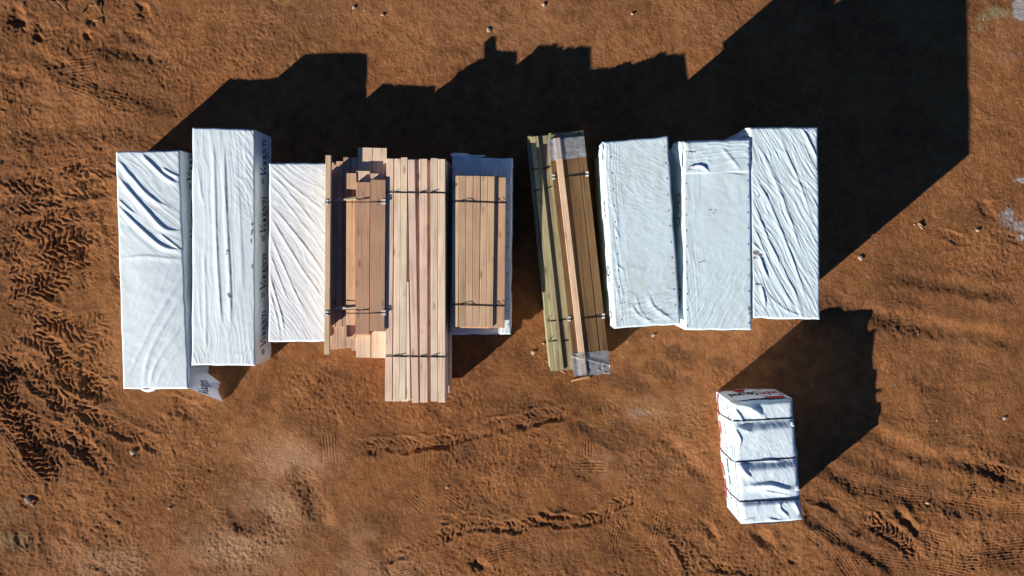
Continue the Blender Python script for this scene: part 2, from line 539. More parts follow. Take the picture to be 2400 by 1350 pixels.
    # lugged wheel tracks at the left
    for pts, w, dep in [
        ([(310, 372), (220, 392), (110, 425), (-20, 430)], 62, .055),
        ([(285, 430), (190, 440), (80, 470), (-20, 500)], 54, .05),
        ([(275, 545), (200, 552), (100, 590), (-20, 612)], 70, .07),
        ([(270, 500), (180, 500), (90, 535), (-20, 545)], 50, .05),
        ([(262, 655), (170, 640), (70, 690), (-20, 720)], 66, .06),
        ([(275, 610), (190, 600), (90, 640), (-20, 650)], 46, .05),
        ([(270, 735), (190, 770), (90, 740), (-20, 745)], 66, .055),
        ([(190, 900), (120, 820), (60, 780), (-20, 790)], 62, .06),
        ([(240, 930), (200, 860), (230, 800), (275, 770)], 50, .045),
        ([(30, 790), (25, 880), (30, 960), (80, 1050), (160, 1140)], 66, .065),
        ([(-20, 940), (50, 1020), (110, 1100), (140, 1160)], 60, .055),
        ([(235, 1000), (195, 1050), (140, 1090)], 60, .055),
        ([(330, 970), (380, 990), (440, 990)], 50, .03),
        ([(20, 1190), (60, 1250), (50, 1330)], 60, .03), ([(320, 850), (250, 870), (170, 950), (60, 960)], 56, .035), ([(320, 930), (210, 905), (100, 860), (-20, 850)], 56, .035),
        ([(400, 1060), (300, 1010), (200, 960), (120, 920)], 50, .03), ([(290, 1120), (190, 1050), (60, 990), (-20, 980)], 56, .035), ([(0, 830), (90, 890), (170, 1000), (230, 1110)], 50, .035),
        ([(240, 440), (260, 520), (280, 620), (290, 720)], 46, .03), ([(500, 1000), (420, 950), (350, 940)], 44, .026), ([(120, 650), (60, 600), (-20, 560)], 60, .05),
    ]: lugs(pts, w, dep * .78, pitch=17)
    # bottom middle and right
    for pts, w, dep in [
        ([(860, 1320), (1000, 1272), (1100, 1232), (1190, 1236), (1320, 1205)], 34, .036),
        ([(790, 1060), (900, 1045), (1000, 1040), (1100, 1020), (1190, 995), (1360, 955)], 40, .026),
        ([(1210, 1190), (1310, 1222), (1390, 1210), (1520, 1140)], 36, .034),
        ([(1975, 1190), (2050, 1230), (2120, 1270), (2170, 1340)], 44, .05),
        ([(1985, 1225), (2060, 1222), (2110, 1225)], 50, .06),
        ([(1560, 1235), (1600, 1290), (1640, 1360)], 40, .045),
        ([(2260, 1085), (2330, 1100), (2420, 1125)], 44, .05),
        ([(2180, 545), (2240, 560), (2300, 572)], 24, .035),
        ([(2320, 535), (2370, 560), (2420, 575)], 26, .045),
        ([(2345, 590), (2420, 605)], 26, .035),
        ([(2270, 470), (2310, 490), (2330, 520)], 34, .05),
        ([(1930, 670), (1970, 700), (2010, 715)], 28, .03),
        ([(1880, 1150), (1930, 1180), (1990, 1190)], 30, .03),
        ([(735, 930), (770, 980), (780, 1040)], 60, .03),
        ([(1230, 820), (1250, 840), (1265, 870)], 34, .03),
        ([(1600, 1330), (1700, 1330), (1800, 1350)], 30, .03),
    ]: lugs(pts, w, dep * .62, pitch=14)
    # ribbed prints
    for pts, w in [
        ([(1310, 1020), (1297, 1060), (1302, 1150)], 34), ([(1378, 1025), (1376, 1080)], 36), ([(1325, 1092), (1425, 1096)], 26),
        ([(1335, 1122), (1375, 1130)], 34), ([(1408, 1140), (1320, 1200)], 30), ([(1475, 1170), (1450, 1240), (1440, 1300)], 36),
        ([(1550, 1185), (1532, 1270)], 30), ([(1595, 1240), (1530, 1290), (1470, 1350)], 36), ([(1480, 1285), (1545, 1290)], 26),
        ([(1270, 1272), (1130, 1300), (1000, 1335), (900, 1365)], 40), ([(1060, 1250), (960, 1290)], 26),
        ([(995, 1040), (990, 1130)], 46), ([(1040, 1150), (1120, 1200)], 30), ([(960, 1160), (1000, 1200)], 30),
        ([(1245, 1160), (1180, 1205)], 30), ([(125, 905), (190, 985), (255, 1065)], 34), ([(0, 1000), (60, 1090), (100, 1130)], 40),
        ([(1900, 1235), (1960, 1280), (2010, 1345)], 60), ([(2160, 1265), (2280, 1290), (2410, 1280)], 60), ([(2250, 1320), (2410, 1300)], 50),
        ([(2150, 1150), (2280, 1180), (2410, 1190)], 50), ([(1990, 1130), (2150, 1160), (2300, 1150)], 60), ([(1650, 1280), (1690, 1350)], 50),
        ([(1985, 1300), (2150, 1320), (2290, 1345)], 44), ([(150, 160), (240, 150)], 40), ([(100, 130), (70, 60)], 46),
        ([(160, 190), (260, 230), (400, 260)], 44), ([(240, 240), (250, 280)], 40), ([(140, 390), (230, 370)], 34), ([(1600, 1010), (1720, 1060)], 40),
        ([(1450, 1010), (1530, 960)], 30), ([(355, 1030), (365, 1080)], 20), ([(770, 1010), (775, 1100)], 40), ([(1610, 90), (1700, 60)], 40),
    ]: ribs(pts, w)
    for pts, w, dep in [
        ([(-20, 330), (120, 300), (260, 300), (360, 330)], 34, .032), ([(60, 110), (180, 180), (320, 220), (440, 250)], 30, .022),
        ([(150, 80), (300, 120), (380, 140)], 30, .035), ([(0, 200), (40, 170), (100, 180)], 30, .05), ([(270, 70), (330, 90), (380, 115)], 18, .03),
        ([(690, 1100), (740, 1180), (760, 1260)], 36, .04), ([(520, 1160), (560, 1220), (620, 1240)], 30, .03),
        ([(1540, 1000), (1600, 1060), (1680, 1140)], 26, .03), ([(1930, 715), (2060, 740), (2200, 770), (2400, 800)], 30, .035),
        ([(2080, 640), (2240, 670), (2400, 690)], 24, .03), ([(1890, 1060), (2000, 1130), (2200, 1180), (2420, 1200)], 30, .035),
        ([(2000, 990), (2150, 1060), (2300, 1090), (2420, 1150)], 30, .04), ([(1880, 1190), (1990, 1270), (2120, 1340)], 26, .04),
        ([(1640, 1210), (1700, 1290)], 18, .04), ([(1760, 1230), (1830, 1300)], 18, .05), ([(2090, 1180), (2140, 1240), (2180, 1260)], 20, .06),
        ([(1100, 1300), (1150, 1350)], 24, .05), ([(900, 1310), (930, 1350)], 24, .05), ([(1260, 1180), (1290, 1210), (1340, 1210)], 10, .05),
    ]: rut(pts, w, dep * .72)
    # holes and heaps
    for cx, cy, r, ry, h in [(40, 50, 20, 22, -.15), (88, 82, 12, 12, -.10), (98, 62, 8, 7, -.05), (205, 80, 8, 10, -.08), (330, 32, 16, 16, -.07), (212, 48, 8, 6, -.05),
                             (270, 86, 20, 10, -.05), (375, 138, 24, 10, -.04), (150, 150, 14, 10, -.05), (205, 1045, 16, 20, -.05), (320, 1055, 14, 12, -.06),
                             (65, 1170, 22, 12, -.06), (40, 560, 16, 12, -.05), (140, 485, 20, 14, -.07), (145, 575, 16, 12, -.06), (200, 590, 18, 12, -.06),
                             (130, 690, 24, 12, -.05), (120, 800, 20, 16, -.05), (1050, 1215, 16, 8, -.05), (1250, 945, 20, 14, -.03), (2020, 1240, 24, 14, -.07),
                             (2310, 490, 18, 20, -.05), (2110, 1230, 26, 12, -.06), (1120, 1325, 12, 10, -.06), (1860, 1310, 14, 10, -.05), (1625, 1255, 26, 16, -.04)]:
        b = blob(cx, cy, r, ry, 1.6)
        h *= .52
        Z += h * b - 0.35 * h * (blob(cx, cy, r * 1.5, ry * 1.5) - blob(cx, cy, r, ry, 1.0)) * 1.2
    Z *= inside
    # keep the soil level where the packs stand
    Z = np.clip(Z, -0.22, 0.16)
    V, Fc = grid_mesh(np.stack([X, Y, Z], -1), flip=False)
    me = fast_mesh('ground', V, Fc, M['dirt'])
    pale = np.zeros(X.shape)
    for cx, cy, r, ry, a in [(680, 1080, 130, 80, .9), (560, 1290, 200, 90, .8), (880, 1330, 150, 60, .7), (640, 1190, 160, 90, .8), (1520, 960, 90, 50, .6), (250, 1320, 150, 60, .7),
                             (1480, 1100, 60, 60, .4), (1420, 1080, 50, 60, .5), (850, 1250, 70, 60, .6), (1600, 960, 70, 80, .4), (700, 20, 320, 120, .35), (1200, 60, 400, 140, .35),
                             (1650, 60, 160, 90, .35), (100, 1300, 140, 60, .4), (1560, 1090, 60, 40, .45), (2000, 740, 30, 30, .5), (2340, 80, 60, 70, .35), (1640, 850, 200, 60, .15)]:
        pale = np.maximum(pale, a * blob(cx, cy, r, ry))
    grey = np.zeros(X.shape)
    for cx, cy, r, ry, a in [(2390, 424, 15, 13, 1.5), (2365, 506, 20, 22, 1.0), (2398, 530, 30, 20, .8), (2400, 16, 28, 26, 1.4), (2395, 560, 12, 8, 1.0), (1500, 965, 26, 14, .5),
                             (2370, 130, 30, 12, .35), (62, 1172, 10, 6, 1.0)]:
        grey = np.maximum(grey, a * blob(cx, cy, r, ry, 1.4))
    olive = np.zeros(X.shape)
    for cx, cy, r, ry, a in [(2335, 28, 40, 16, .75), (2300, 42, 22, 12, .6), (2292, 66, 16, 12, .65), (30, 1270, 60, 30, .5), (10, 1200, 40, 40, .4)]:
        olive = np.maximum(olive, a * blob(cx, cy, r, ry, 1.2))
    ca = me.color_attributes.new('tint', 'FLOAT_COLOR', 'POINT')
    col = np.stack([pale * (1 - .7 * shade_damp), grey, olive, shade_damp], -1).astype(np.float32)
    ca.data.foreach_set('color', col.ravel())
    o = bpy.data.objects.new('ground', me)
    COL.objects.link(o)
    tag(o, kind='structure')
    return xs, ys, Z


GX, GY, GZ = build_ground()


def ground_z(x, y):
    i = int(np.clip(np.searchsorted(GX, x), 1, len(GX) - 1))
    j = int(np.clip(np.searchsorted(GY, y), 1, len(GY) - 1))
    return float(GZ[i, j])


# ------------------------------------------------------------------ wrapped packs
def fold_field(X, Y, folds, z):
    """folds: (points in the photograph, height, gentle width, steep width): a crease that rises slowly from the
    south-west and drops to the north-east, or the other way round when the height is negative"""
    H = np.zeros(X.shape)
    for f in folds:
        pts, amp, w1, w2 = f
        P = [np.array(W(q[0], q[1], z))[:2] for q in pts]
        if (P[-1] - P[0])[0] < -abs((P[-1] - P[0])[1]) * .0 and len(P) > 1: P = P[::-1]      # travel eastwards
        Sg, D, L = line_field(X, Y, P, max(w1, w2) * 3)
        ok = ~np.isnan(D)
        d = np.where(ok, D, 9)
        # left of eastward travel is north: drop steeply there
        prof = np.where(d > 0, np.exp(-(d / w2) ** 2), np.exp(-(d / w1) ** 2))
        t = Sg / max(L, 1e-6)
        tp = sstep(0, .18, t) * sstep(0, .25, 1 - t)
        H += np.where(ok, amp * prof * (0.25 + .75 * tp), 0)
    return H


def wrinkles(X, Y, ang, across, along, amp, seed, warp=0.06):
    """long soft creases running along the direction ang (degrees, 0 = east, 90 = north)"""
    a = np.radians(ang)
    wx = X + warp * vnoise(X * 2.1, Y * 2.1, seed + 5)
    wy = Y + warp * vnoise(X * 2.1, Y * 2.1, seed + 6)
    s = wx * np.cos(a) + wy * np.sin(a)
    d = -wx * np.sin(a) + wy * np.cos(a)
    n = vnoise(s / along, d / across, seed) + .5 * vnoise(s / along * 1.7, d / across * 2.1, seed + 1)
    return amp * np.clip(1 - np.abs(n) * 1.25, 0, 1) ** 2.2


def bilerp(q, u, v):
    """q = NW, NE, SE, SW"""
    nw, ne, se, sw = [np.array(c) for c in q]
    u, v = u[..., None], v[..., None]
    return (nw * (1 - u) + ne * u) * (1 - v) + (sw * (1 - u) + se * u) * v


def wrapped_pack(name, quad_px, z0, z1, mat, label, relief, group='white wrapped lumber packs', cat='lumber pack', res=0.0115, bulge=0.012, seed=0, side_fn=None, inset=0.0, round_=0.02, q_on=None):
    q = [np.array(W(x, y, z1)) for x, y in quad_px] if q_on is None else [np.array((p[0], p[1], z1)) for p in q_on]
    c = sum(q) / 4
    if inset: q = [c + (p - c) * (1 - inset) for p in q]
    wid, lng = np.linalg.norm(q[1] - q[0]), np.linalg.norm(q[3] - q[0])
    nu, nv = max(8, int(wid / res)), max(8, int(lng / res))
    nh = max(6, int((z1 - z0) / 0.045))
    root = empty(name, (c[0], c[1], max(z0, 0)))
    tag(root, label, cat, group)
    u, v = np.meshgrid(np.linspace(0, 1, nu + 1), np.linspace(0, 1, nv + 1), indexing='ij')
    P = bilerp(q, u, v)
    X, Y = P[..., 0].copy(), P[..., 1].copy()
    du = np.minimum(u, 1 - u) * wid
    dv = np.minimum(v, 1 - v) * lng
    edge = np.minimum(du, dv)
    z = z1 + relief(X, Y, u, v) * sstep(0, 0.05, edge)
    z -= round_ * (1 - sstep(0, round_ * 1.6, edge)) ** 2 * 0.7
    P[..., 2] = z
    # ragged edges: the cloth bags out a little, and a little irregularly
    ed = 0.008 * vnoise(v * lng * 3.1 + u * 5, v * lng * .7 + u * wid * 3.1, seed + 3)
    P[..., 0] += ed * (1 - sstep(0, .1, du)) * 1.2
    P[..., 1] += ed * (1 - sstep(0, .1, dv)) * 1.2
    V0, F0 = grid_mesh(P, flip=True)
    allV, allF, off = [V0], [F0], len(V0)
    # sides
    for side, loop in (('w', P[0, :, :]), ('e', P[-1, ::-1, :]), ('n', P[::-1, 0, :]), ('s', P[:, -1, :])):
        nrm = {'w': (q[0] + q[3]) / 2 - c, 'e': (q[1] + q[2]) / 2 - c, 'n': (q[0] + q[1]) / 2 - c, 's': (q[2] + q[3]) / 2 - c}[side]
        nrm = np.array([nrm[0], nrm[1], 0]) / np.hypot(nrm[0], nrm[1])
        n = len(loop)
        k = np.linspace(0, 1, nh + 1)
        G = np.repeat(loop[:, None, :], nh + 1, axis=1)
        G[..., 2] = loop[:, None, 2] * (1 - k)[None, :] + z0 * k[None, :]
        t = np.linspace(0, 1, n)
        s = t * np.linalg.norm(loop[-1] - loop[0])
        A, B = np.meshgrid(s, k * (z1 - z0), indexing='ij')
        ends = sstep(0, .12, np.minimum(A, s[-1] - A))
        dsp = (bulge * np.sin(np.pi * np.clip(B / (z1 - z0), 0, 1)) + 0.014 * fbm(A * 1.6, B * 3.0 + 31, seed + 11, 2) + 0.006 * vnoise(A * 7 + B * 4, B * 3, seed + 12)) * sstep(0, .1, B) * ends
        if side_fn: dsp = dsp + side_fn(side, A, B, s[-1])
        G = G + dsp[..., None] * nrm
        Vs, Fs = grid_mesh(G, flip=True)
        allV.append(Vs); allF.append(Fs + off); off += len(Vs)
    V, Fc = np.concatenate(allV), np.concatenate(allF)
    V = V - np.array([c[0], c[1], max(z0, 0)])
    me = fast_mesh('wrap', V, Fc, mat)
    me.validate()
    o = bpy.data.objects.new('wrap', me)
    COL.objects.link(o)
    o.parent = root
    return root, q


def fan(X, Y, u, v): return 0


def q_px(z):
    """photograph coordinates of world XY (inverse of W, vectorised) at height z"""
    Rt = np.array(RC.transposed())

    def f(X, Y):
        d = np.stack([X, Y, np.full_like(X, z - CAM_H)], -1) @ Rt.T
        return 1200 + F_PX * d[..., 0] / -d[..., 2], 675 - F_PX * d[..., 1] / -d[..., 2]
    return f


# pack with deep diagonal creases, leftmost of the row
def relief_a(X, Y, u, v):
    f = [([(275, 372), (311, 416), (343, 451), (372, 474), (395, 484)], .034, .09, .026),
         ([(275, 412), (313, 456), (350, 497), (377, 527), (397, 539), (428, 541)], .042, .10, .026),
         ([(279, 484), (313, 517), (350, 551), (377, 573), (401, 583), (430, 586)], .042, .10, .026),
         ([(330, 358), (362, 390), (392, 417), (424, 432)], .034, .08, .024),
         ([(380, 393), (402, 406), (422, 415)], .026, .06, .022),
         ([(277, 465), (300, 487), (325, 505)], .018, .06, .02),
         ([(375, 545), (405, 570), (428, 588)], .02, .05, .02),
         ([(285, 606), (340, 600), (400, 606), (432, 606)], .014, .08, .04)]
    h = fold_field(X, Y, [(p, a * .95, w1 * .75, w2 * .7) for p, a, w1, w2 in f], .93)
    g = [([(435, 640), (395, 698), (352, 773), (320, 840), (293, 890)], .022, .05, .05),
         ([(432, 690), (380, 770), (347, 840), (336, 900)], .026, .05, .045),
         ([(436, 750), (390, 813), (360, 866), (352, 905)], .022, .04, .04),
         ([(438, 800), (384, 866), (366, 905)], .016, .035, .035)]
    h += fold_field(X, Y, [(p[::-1], a * .7, w2, w1) for p, a, w1, w2 in g], .93)
    top = sstep(.5, .38, v)
    h += wrinkles(X, Y, -42, .09, .8, .007, 101) * top + wrinkles(X, Y, 62, .07, 1.2, .0035, 103) * (1 - top)
    h *= .62
    return h + .0022 * fbm(X * 6, Y * 6, 105, 2) + .03 * np.sin(np.pi * u) * np.sin(np.pi * v)


def relief_b(X, Y, u, v):
    f = [([(499, 305), (504, 430), (508, 560), (515, 690), (520, 800)], .022, .06, .03), ([(524, 310), (529, 450), (536, 580), (541, 690), (540, 800)], .026, .06, .028),
         ([(462, 380), (468, 420), (476, 480)], .012, .04, .02), ([(476, 560), (482, 690), (484, 840)], .012, .04, .03), ([(558, 420), (565, 560), (570, 700)], .010, .05, .03)]
    f = [(p[::-1], a, w1, w2) for p, a, w1, w2 in f]
    h = -fold_field(X, Y, f, .92) * .25
    # upright creases: crest, with the drop on the east side
    for p, a, w1, w2 in f:
        Pw = [np.array(W(x, y, .92))[:2] for x, y in p[::-1]]
        Sg, D, L = line_field(X, Y, Pw, .3)
        ok = ~np.isnan(D); d = np.where(ok, D, 9)
        t = Sg / L
        h += np.where(ok, a * np.where(d > 0, np.exp(-(d / w2) ** 2), np.exp(-(d / w1) ** 2)) * sstep(0, .2, t) * sstep(0, .2, 1 - t), 0)
    h *= .8
    h += wrinkles(X, Y, 93, .10, 1.6, .004, 111)
    h += wrinkles(X, Y, -55, .05, .5, .006, 113) * sstep(.5, .9, u) * sstep(.5, .2, v)
    h += wrinkles(X, Y, -62, .06, .35, .007, 114) * sstep(.85, 1, v) * sstep(.45, .1, u) + wrinkles(X, Y, 70, .06, .35, .006, 115) * sstep(.8, 1, v) * sstep(.4, .8, u)
    return h + .0014 * fbm(X * 7, Y * 7, 115, 2) + .02 * np.sin(np.pi * u) * np.sin(np.pi * v)


def relief_c(X, Y, u, v):
    f = [([(632, 388), (690, 440), (768, 500)], .012, .05, .02), ([(632, 402), (680, 455), (768, 560)], .012, .05, .02), ([(632, 478), (668, 518), (725, 590), (768, 655)], .018, .06, .022),
         ([(632, 505), (662, 555), (715, 640), (768, 715)], .018, .05, .02), ([(632, 545), (655, 600), (692, 685), (720, 740)], .018, .045, .018), ([(632, 590), (650, 640), (675, 705)], .016, .04, .018),
         ([(632, 640), (645, 690), (660, 740), (668, 790)], .02, .04, .016), ([(634, 690), (648, 740), (657, 790)], .016, .035, .016), ([(632, 430), (675, 480), (740, 565)], .012, .04, .018)]
    h = fold_field(X, Y, [(p, a, w1 * .8, w2 * .8) for p, a, w1, w2 in f], .955) * .5
    a = np.clip(v * 1.5, 0, 1)
    h += wrinkles(X, Y, -36, .05, .9, .0045, 121) * (1 - a) + wrinkles(X, Y, -58, .05, .9, .005, 122) * a
    return h * (1 - .5 * sstep(.6, 1, u) * sstep(.5, 1, v)) + .0014 * fbm(X * 8, Y * 8, 123, 2)


def relief_h(X, Y, u, v):
    f = [([(1435, 420), (1445, 500), (1452, 600)], .008, .05, .02), ([(1480, 715), (1500, 740), (1535, 755)], .02, .05, .02), ([(1520, 690), (1535, 720), (1580, 752)], .02, .06, .02),
         ([(1490, 690), (1500, 725), (1520, 750)], .012, .04, .018), ([(1440, 530), (1452, 560)], .014, .03, .02), ([(1445, 620), (1462, 635)], .014, .03, .02)]
    h = fold_field(X, Y, f, 1.82) * .5
    h += wrinkles(X, Y, 20, .09, .3, .006, 135) * sstep(.72, .95, v)
    h += wrinkles(X, Y, -28, .06, .25, .0028, 131) * sstep(.7, .2, v) + wrinkles(X, Y, 35, .05, .3, .004, 132) * sstep(.45, .8, v)
    h += wrinkles(X, Y, 96, .05, .8, .006, 133) * sstep(.35, .1, u)
    return h + .0016 * fbm(X * 8, Y * 8, 134, 2)


def relief_i(X, Y, u, v):
    f = [([(1640, 405), (1700, 405), (1755, 412)], .010, .2, .008), ([(1612, 392), (1640, 388), (1660, 400)], .03, .03, .014), ([(1690, 345), (1720, 380), (1735, 400)], .010, .05, .03)]
    h = fold_field(X, Y, f, 1.84)
    h += wrinkles(X, Y, 60, .06, 1.0, .006, 141) * sstep(.5, .9, v) + wrinkles(X, Y, 96, .05, .9, .004, 142) * sstep(.4, .1, u)
    h += wrinkles(X, Y, 5, .07, .4, .006, 143) * sstep(.18, .1, v)
    h += 0.014 * sstep(.172, .165, v)          # the end sheet is taped over the long one
    return h + .0016 * fbm(X * 8, Y * 8, 144, 2)


def relief_j(X, Y, u, v):
    f = [([(1765, 470), (1800, 560), (1845, 650), (1880, 720)], .022, .06, .02), ([(1765, 405), (1805, 480), (1850, 590), (1890, 700)], .02, .06, .02), ([(1795, 380), (1840, 480), (1880, 600)], .016, .05, .02),
         ([(1765, 525), (1800, 610), (1850, 700), (1880, 732)], .018, .05, .018), ([(1830, 330), (1870, 420), (1905, 520)], .014, .05, .018), ([(1881, 302), (1895, 330), (1914, 370)], .03, .04, .018),
         ([(1781, 600), (1790, 630), (1800, 650)], .04, .05, .018), ([(1783, 668), (1790, 690), (1794, 720)], .035, .05, .018), ([(1765, 570), (1785, 590)], .02, .03, .02),
         ([(1800, 690), (1840, 725), (1885, 742)], .012, .04, .018), ([(1770, 330), (1810, 400), (1840, 470)], .012, .05, .018)]
    h = fold_field(X, Y, [(p, a, w1 * .8, w2 * .8) for p, a, w1, w2 in f], 1.82) * .6
    h += wrinkles(X, Y, -58, .045, .8, .0075, 151) + wrinkles(X, Y, -63, .03, .5, .0035, 154) * sstep(.98, .8, u) + wrinkles(X, Y, -48, .03, .2, .0045, 152) * sstep(.75, .95, u)
    return h + .0014 * fbm(X * 8, Y * 8, 153, 2)


L_STRAPS = [((1718, 987), (1859, 980)), ((1725, 1083), (1866, 1073)), ((1733, 1176), (1874, 1168))]


def relief_l(X, Y, u, v):
    cuts = [-.0, .165, .49, .805, 1.0]
    h = np.zeros(X.shape)
    vv = v + .012 * (u - .5)
    for a, b, amp in zip(cuts[:-1], cuts[1:], (.035, .058, .058, .04)):
        t = np.clip((vv - a) / (b - a), 0, 1)
        bump = sstep(0, .24, t) * (1 - sstep(.12, 1.05, t)) * 1.25
        h += amp * bump * ((vv >= a) & (vv < b)) * (0.6 + .4 * np.sin(np.pi * np.clip(u, .02, .98)) ** .5)
    f = [([(1716, 941), (1750, 950), (1790, 975)], .06, .10, .05), ([(1722, 958), (1735, 975), (1743, 990)], .025, .04, .016), ([(1722, 1005), (1735, 1030), (1730, 1050)], .025, .04, .016),
         ([(1730, 1000), (1760, 1010)], .02, .05, .02), ([(1745, 1140), (1800, 1135), (1845, 1146), (1870, 1135)], .05, .10, .05), ([(1790, 1150), (1850, 1160)], .02, .05, .02),
         ([(1827, 1172), (1828, 1190), (1850, 1212)], .022, .05, .02), ([(1800, 1215), (1840, 1222)], .02, .04, .018), ([(1740, 1222), (1770, 1213)], .015, .04, .02),
         ([(1860, 1175), (1876, 1205)], .03, .04, .02), ([(1735, 1085), (1745, 1105), (1760, 1118)], .03, .06, .03), ([(1780, 1078), (1830, 1080)], .02, .03, .02)]
    h += fold_field(X, Y, f, .97)
    h += wrinkles(X, Y, 40, .12, .5, .0035, 161, .15) + wrinkles(X, Y, -60, .09, .3, .003, 162, .15)
    h -= 0.02 * (1 - sstep(0, .08, np.minimum(u, 1 - u)))
    return h + .003 * fbm(X * 6, Y * 6, 163, 2)


def soft(X, Y, u, v): return .006 * fbm(X * 5, Y * 5, 171, 2) + wrinkles(X, Y, 80, .08, .8, .005, 172)


def side_l(side, A, B, L):
    return .03 * np.sin(np.pi * A / L) * (1 if side in 'ns' else .4)


QA = [(271, 355), (420, 353), (442, 911), (288, 912)]
QB = [(451, 299), (597, 304), (598, 857), (449, 856)]
QC = [(631, 382), (771, 382), (768, 800), (629, 801)]
QF = [(1059, 369), (1201, 371), (1197, 784), (1055, 784)]
QH = [(1412, 333), (1565, 319), (1595, 760), (1440, 770)]
QI = [(1601, 331), (1759, 325), (1762, 773), (1605, 774)]
QJ = [(1757, 298), (1917, 298), (1922, 749), (1764, 745)]
QL = [(1712, 941), (1857, 935), (1880, 1219), (1738, 1229)]
pack_a, qa = wrapped_pack('wrapped_lumber_pack', QA, -.04, .93, M['tarp'], 'long white wrapped pack with deep diagonal creases and a torn loose flap at its corner', relief_a, seed=1)
pack_b, qb = wrapped_pack('wrapped_lumber_pack', QB, -.04, .92, M['tarp'], 'long white wrapped pack with upright creases and dark lettering down its whole shaded side', relief_b, seed=2)
pack_c, qc = wrapped_pack('wrapped_lumber_pack', QC, -.04, .955, M['tarp_paper'], 'shorter white wrapped pack with fanned creases, tucked between the lettered pack and the bare boards', relief_c, seed=3)
pack_f, qf = wrapped_pack('wrapped_lumber_pack', QF, -.04, .93, M['tarp'], 'shaded blue-looking wrapped pack with a bundle of bare tan boards lying on top', soft, seed=4)
pack_h, qh = wrapped_pack('wrapped_lumber_pack', QH, 1.285, 1.82, M['tarp_grey'], 'upper white wrapped pack lying slightly skewed next to the treated boards', relief_h, seed=6)
low_h, _ = wrapped_pack('wrapped_lumber_pack', QH, -.04, 1.28, M['tarp_grey'], 'shaded lower wrapped pack beneath the tilted white pack beside the treated boards', soft, seed=5, inset=.07, res=.03, q_on=qh)
pack_i, qi = wrapped_pack('wrapped_lumber_pack', QI, .925, 1.84, M['tarp_grey'], 'upper white wrapped pack whose taped end sheet crosses it in a line', relief_i, seed=8)
low_i, _ = wrapped_pack('wrapped_lumber_pack', QI, -.04, .92, M['tarp_grey'], 'shaded lower wrapped pack beneath the pack with the taped end sheet', soft, seed=7, res=.03, q_on=qi)
pack_j, qj = wrapped_pack('wrapped_lumber_pack', QJ, .91, 1.82, M['tarp_grey'], 'upper white wrapped pack with many slanting creases and two torn spots, at the row end', relief_j, seed=10)
low_j, _ = wrapped_pack('wrapped_lumber_pack', QJ, -.04, .905, M['tarp_grey'], 'shaded lower wrapped pack beneath the heavily creased pack at the row end', soft, seed=9, res=.03, q_on=qj)
pack_l, ql = wrapped_pack('wrapped_panel_pack', QL, -.03, .955, M['tarp_shiny'], 'separate short white pack with red print and three black straps, standing alone', relief_l, group=None, cat='panel pack', seed=12, bulge=.03, side_fn=side_l, round_=.03)


# ------------------------------------------------------------------ lettering
def arc(cx, cy, rx, ry, a0, a1, n=14):
    return [(cx + rx * math.cos(math.radians(a)), cy + ry * math.sin(math.radians(a))) for a in np.linspace(a0, a1, n)]


# pen strokes of an italic hand, x height 0.5, cap height 0.75
GLYPH = {
    'V': (0.62, [[(-.04, .74), (.06, .74), (.12, .66), (.28, .0)], [(.28, .0), (.50, .55), (.60, .76), (.70, .76)]]),
    'a': (0.50, [arc(.22, .24, .20, .24, 60, 330), [(.44, .5), (.40, .12), (.46, .02), (.54, .06)]]),
    'g': (0.52, [arc(.24, .30, .19, .20, 0, 360, 20), [(.36, .46), (.50, .50)], arc(.22, -.12, .20, .14, 60, 400, 20), [(.18, .10), (.12, .04), (.22, .0), (.34, -.04)]]),
    'e': (0.46, [[(.06, .24), (.26, .29), (.38, .38)], arc(.23, .25, .19, .24, 30, 320)]),
    'n': (0.54, [[(.02, .44), (.10, .5), (.08, .0)], [(.09, .30), (.22, .46), (.34, .48), (.40, .38), (.38, .08), (.44, .0), (.52, .05)]]),
    'T': (0.56, [[(.02, .74), (.54, .74)], [(.28, .74), (.26, 0)]]), 'i': (0.24, [[(.10, .5), (.10, 0)], [(.10, .64), (.10, .72)]]),
    'm': (0.76, [[(.06, .5), (.06, 0)], [(.06, .36), (.20, .48), (.34, .40), (.34, 0)], [(.34, .36), (.48, .48), (.62, .40), (.62, 0)]]),
    'b': (0.52, [[(.06, .74), (.06, 0)], arc(.24, .24, .19, .23, 140, -140)]), 'r': (0.38, [[(.06, .5), (.06, 0)], [(.06, .32), (.18, .46), (.34, .47)]]),
    'S': (0.54, [arc(.26, .56, .20, .17, 40, 270), arc(.26, .20, .22, .20, 90, -140)]), 't': (0.36, [[(.14, .68), (.14, .08), (.22, .0), (.32, .04)], [(.0, .49), (.32, .49)]]),
    'd': (0.54, [arc(.24, .24, .19, .23, 40, 320), [(.44, .74), (.44, 0)]]), 'o': (0.50, [arc(.24, .24, .20, .24, 0, 360, 18)]), 's': (0.44, [arc(.21, .37, .15, .11, 40, 270), arc(.21, .13, .17, .13, 90, -140)]),
    'u': (0.54, [[(.06, .5), (.08, .1), (.2, .0), (.34, .08)], [(.42, .5), (.42, 0)]]), 'J': (0.44, [[(.32, .74), (.32, .12), (.2, .0), (.04, .08)]]),
    '1': (0.30, [[(.02, .6), (.14, .72), (.14, 0)]]), '0': (0.5, [arc(.24, .36, .18, .36, 0, 360, 18)]),
}


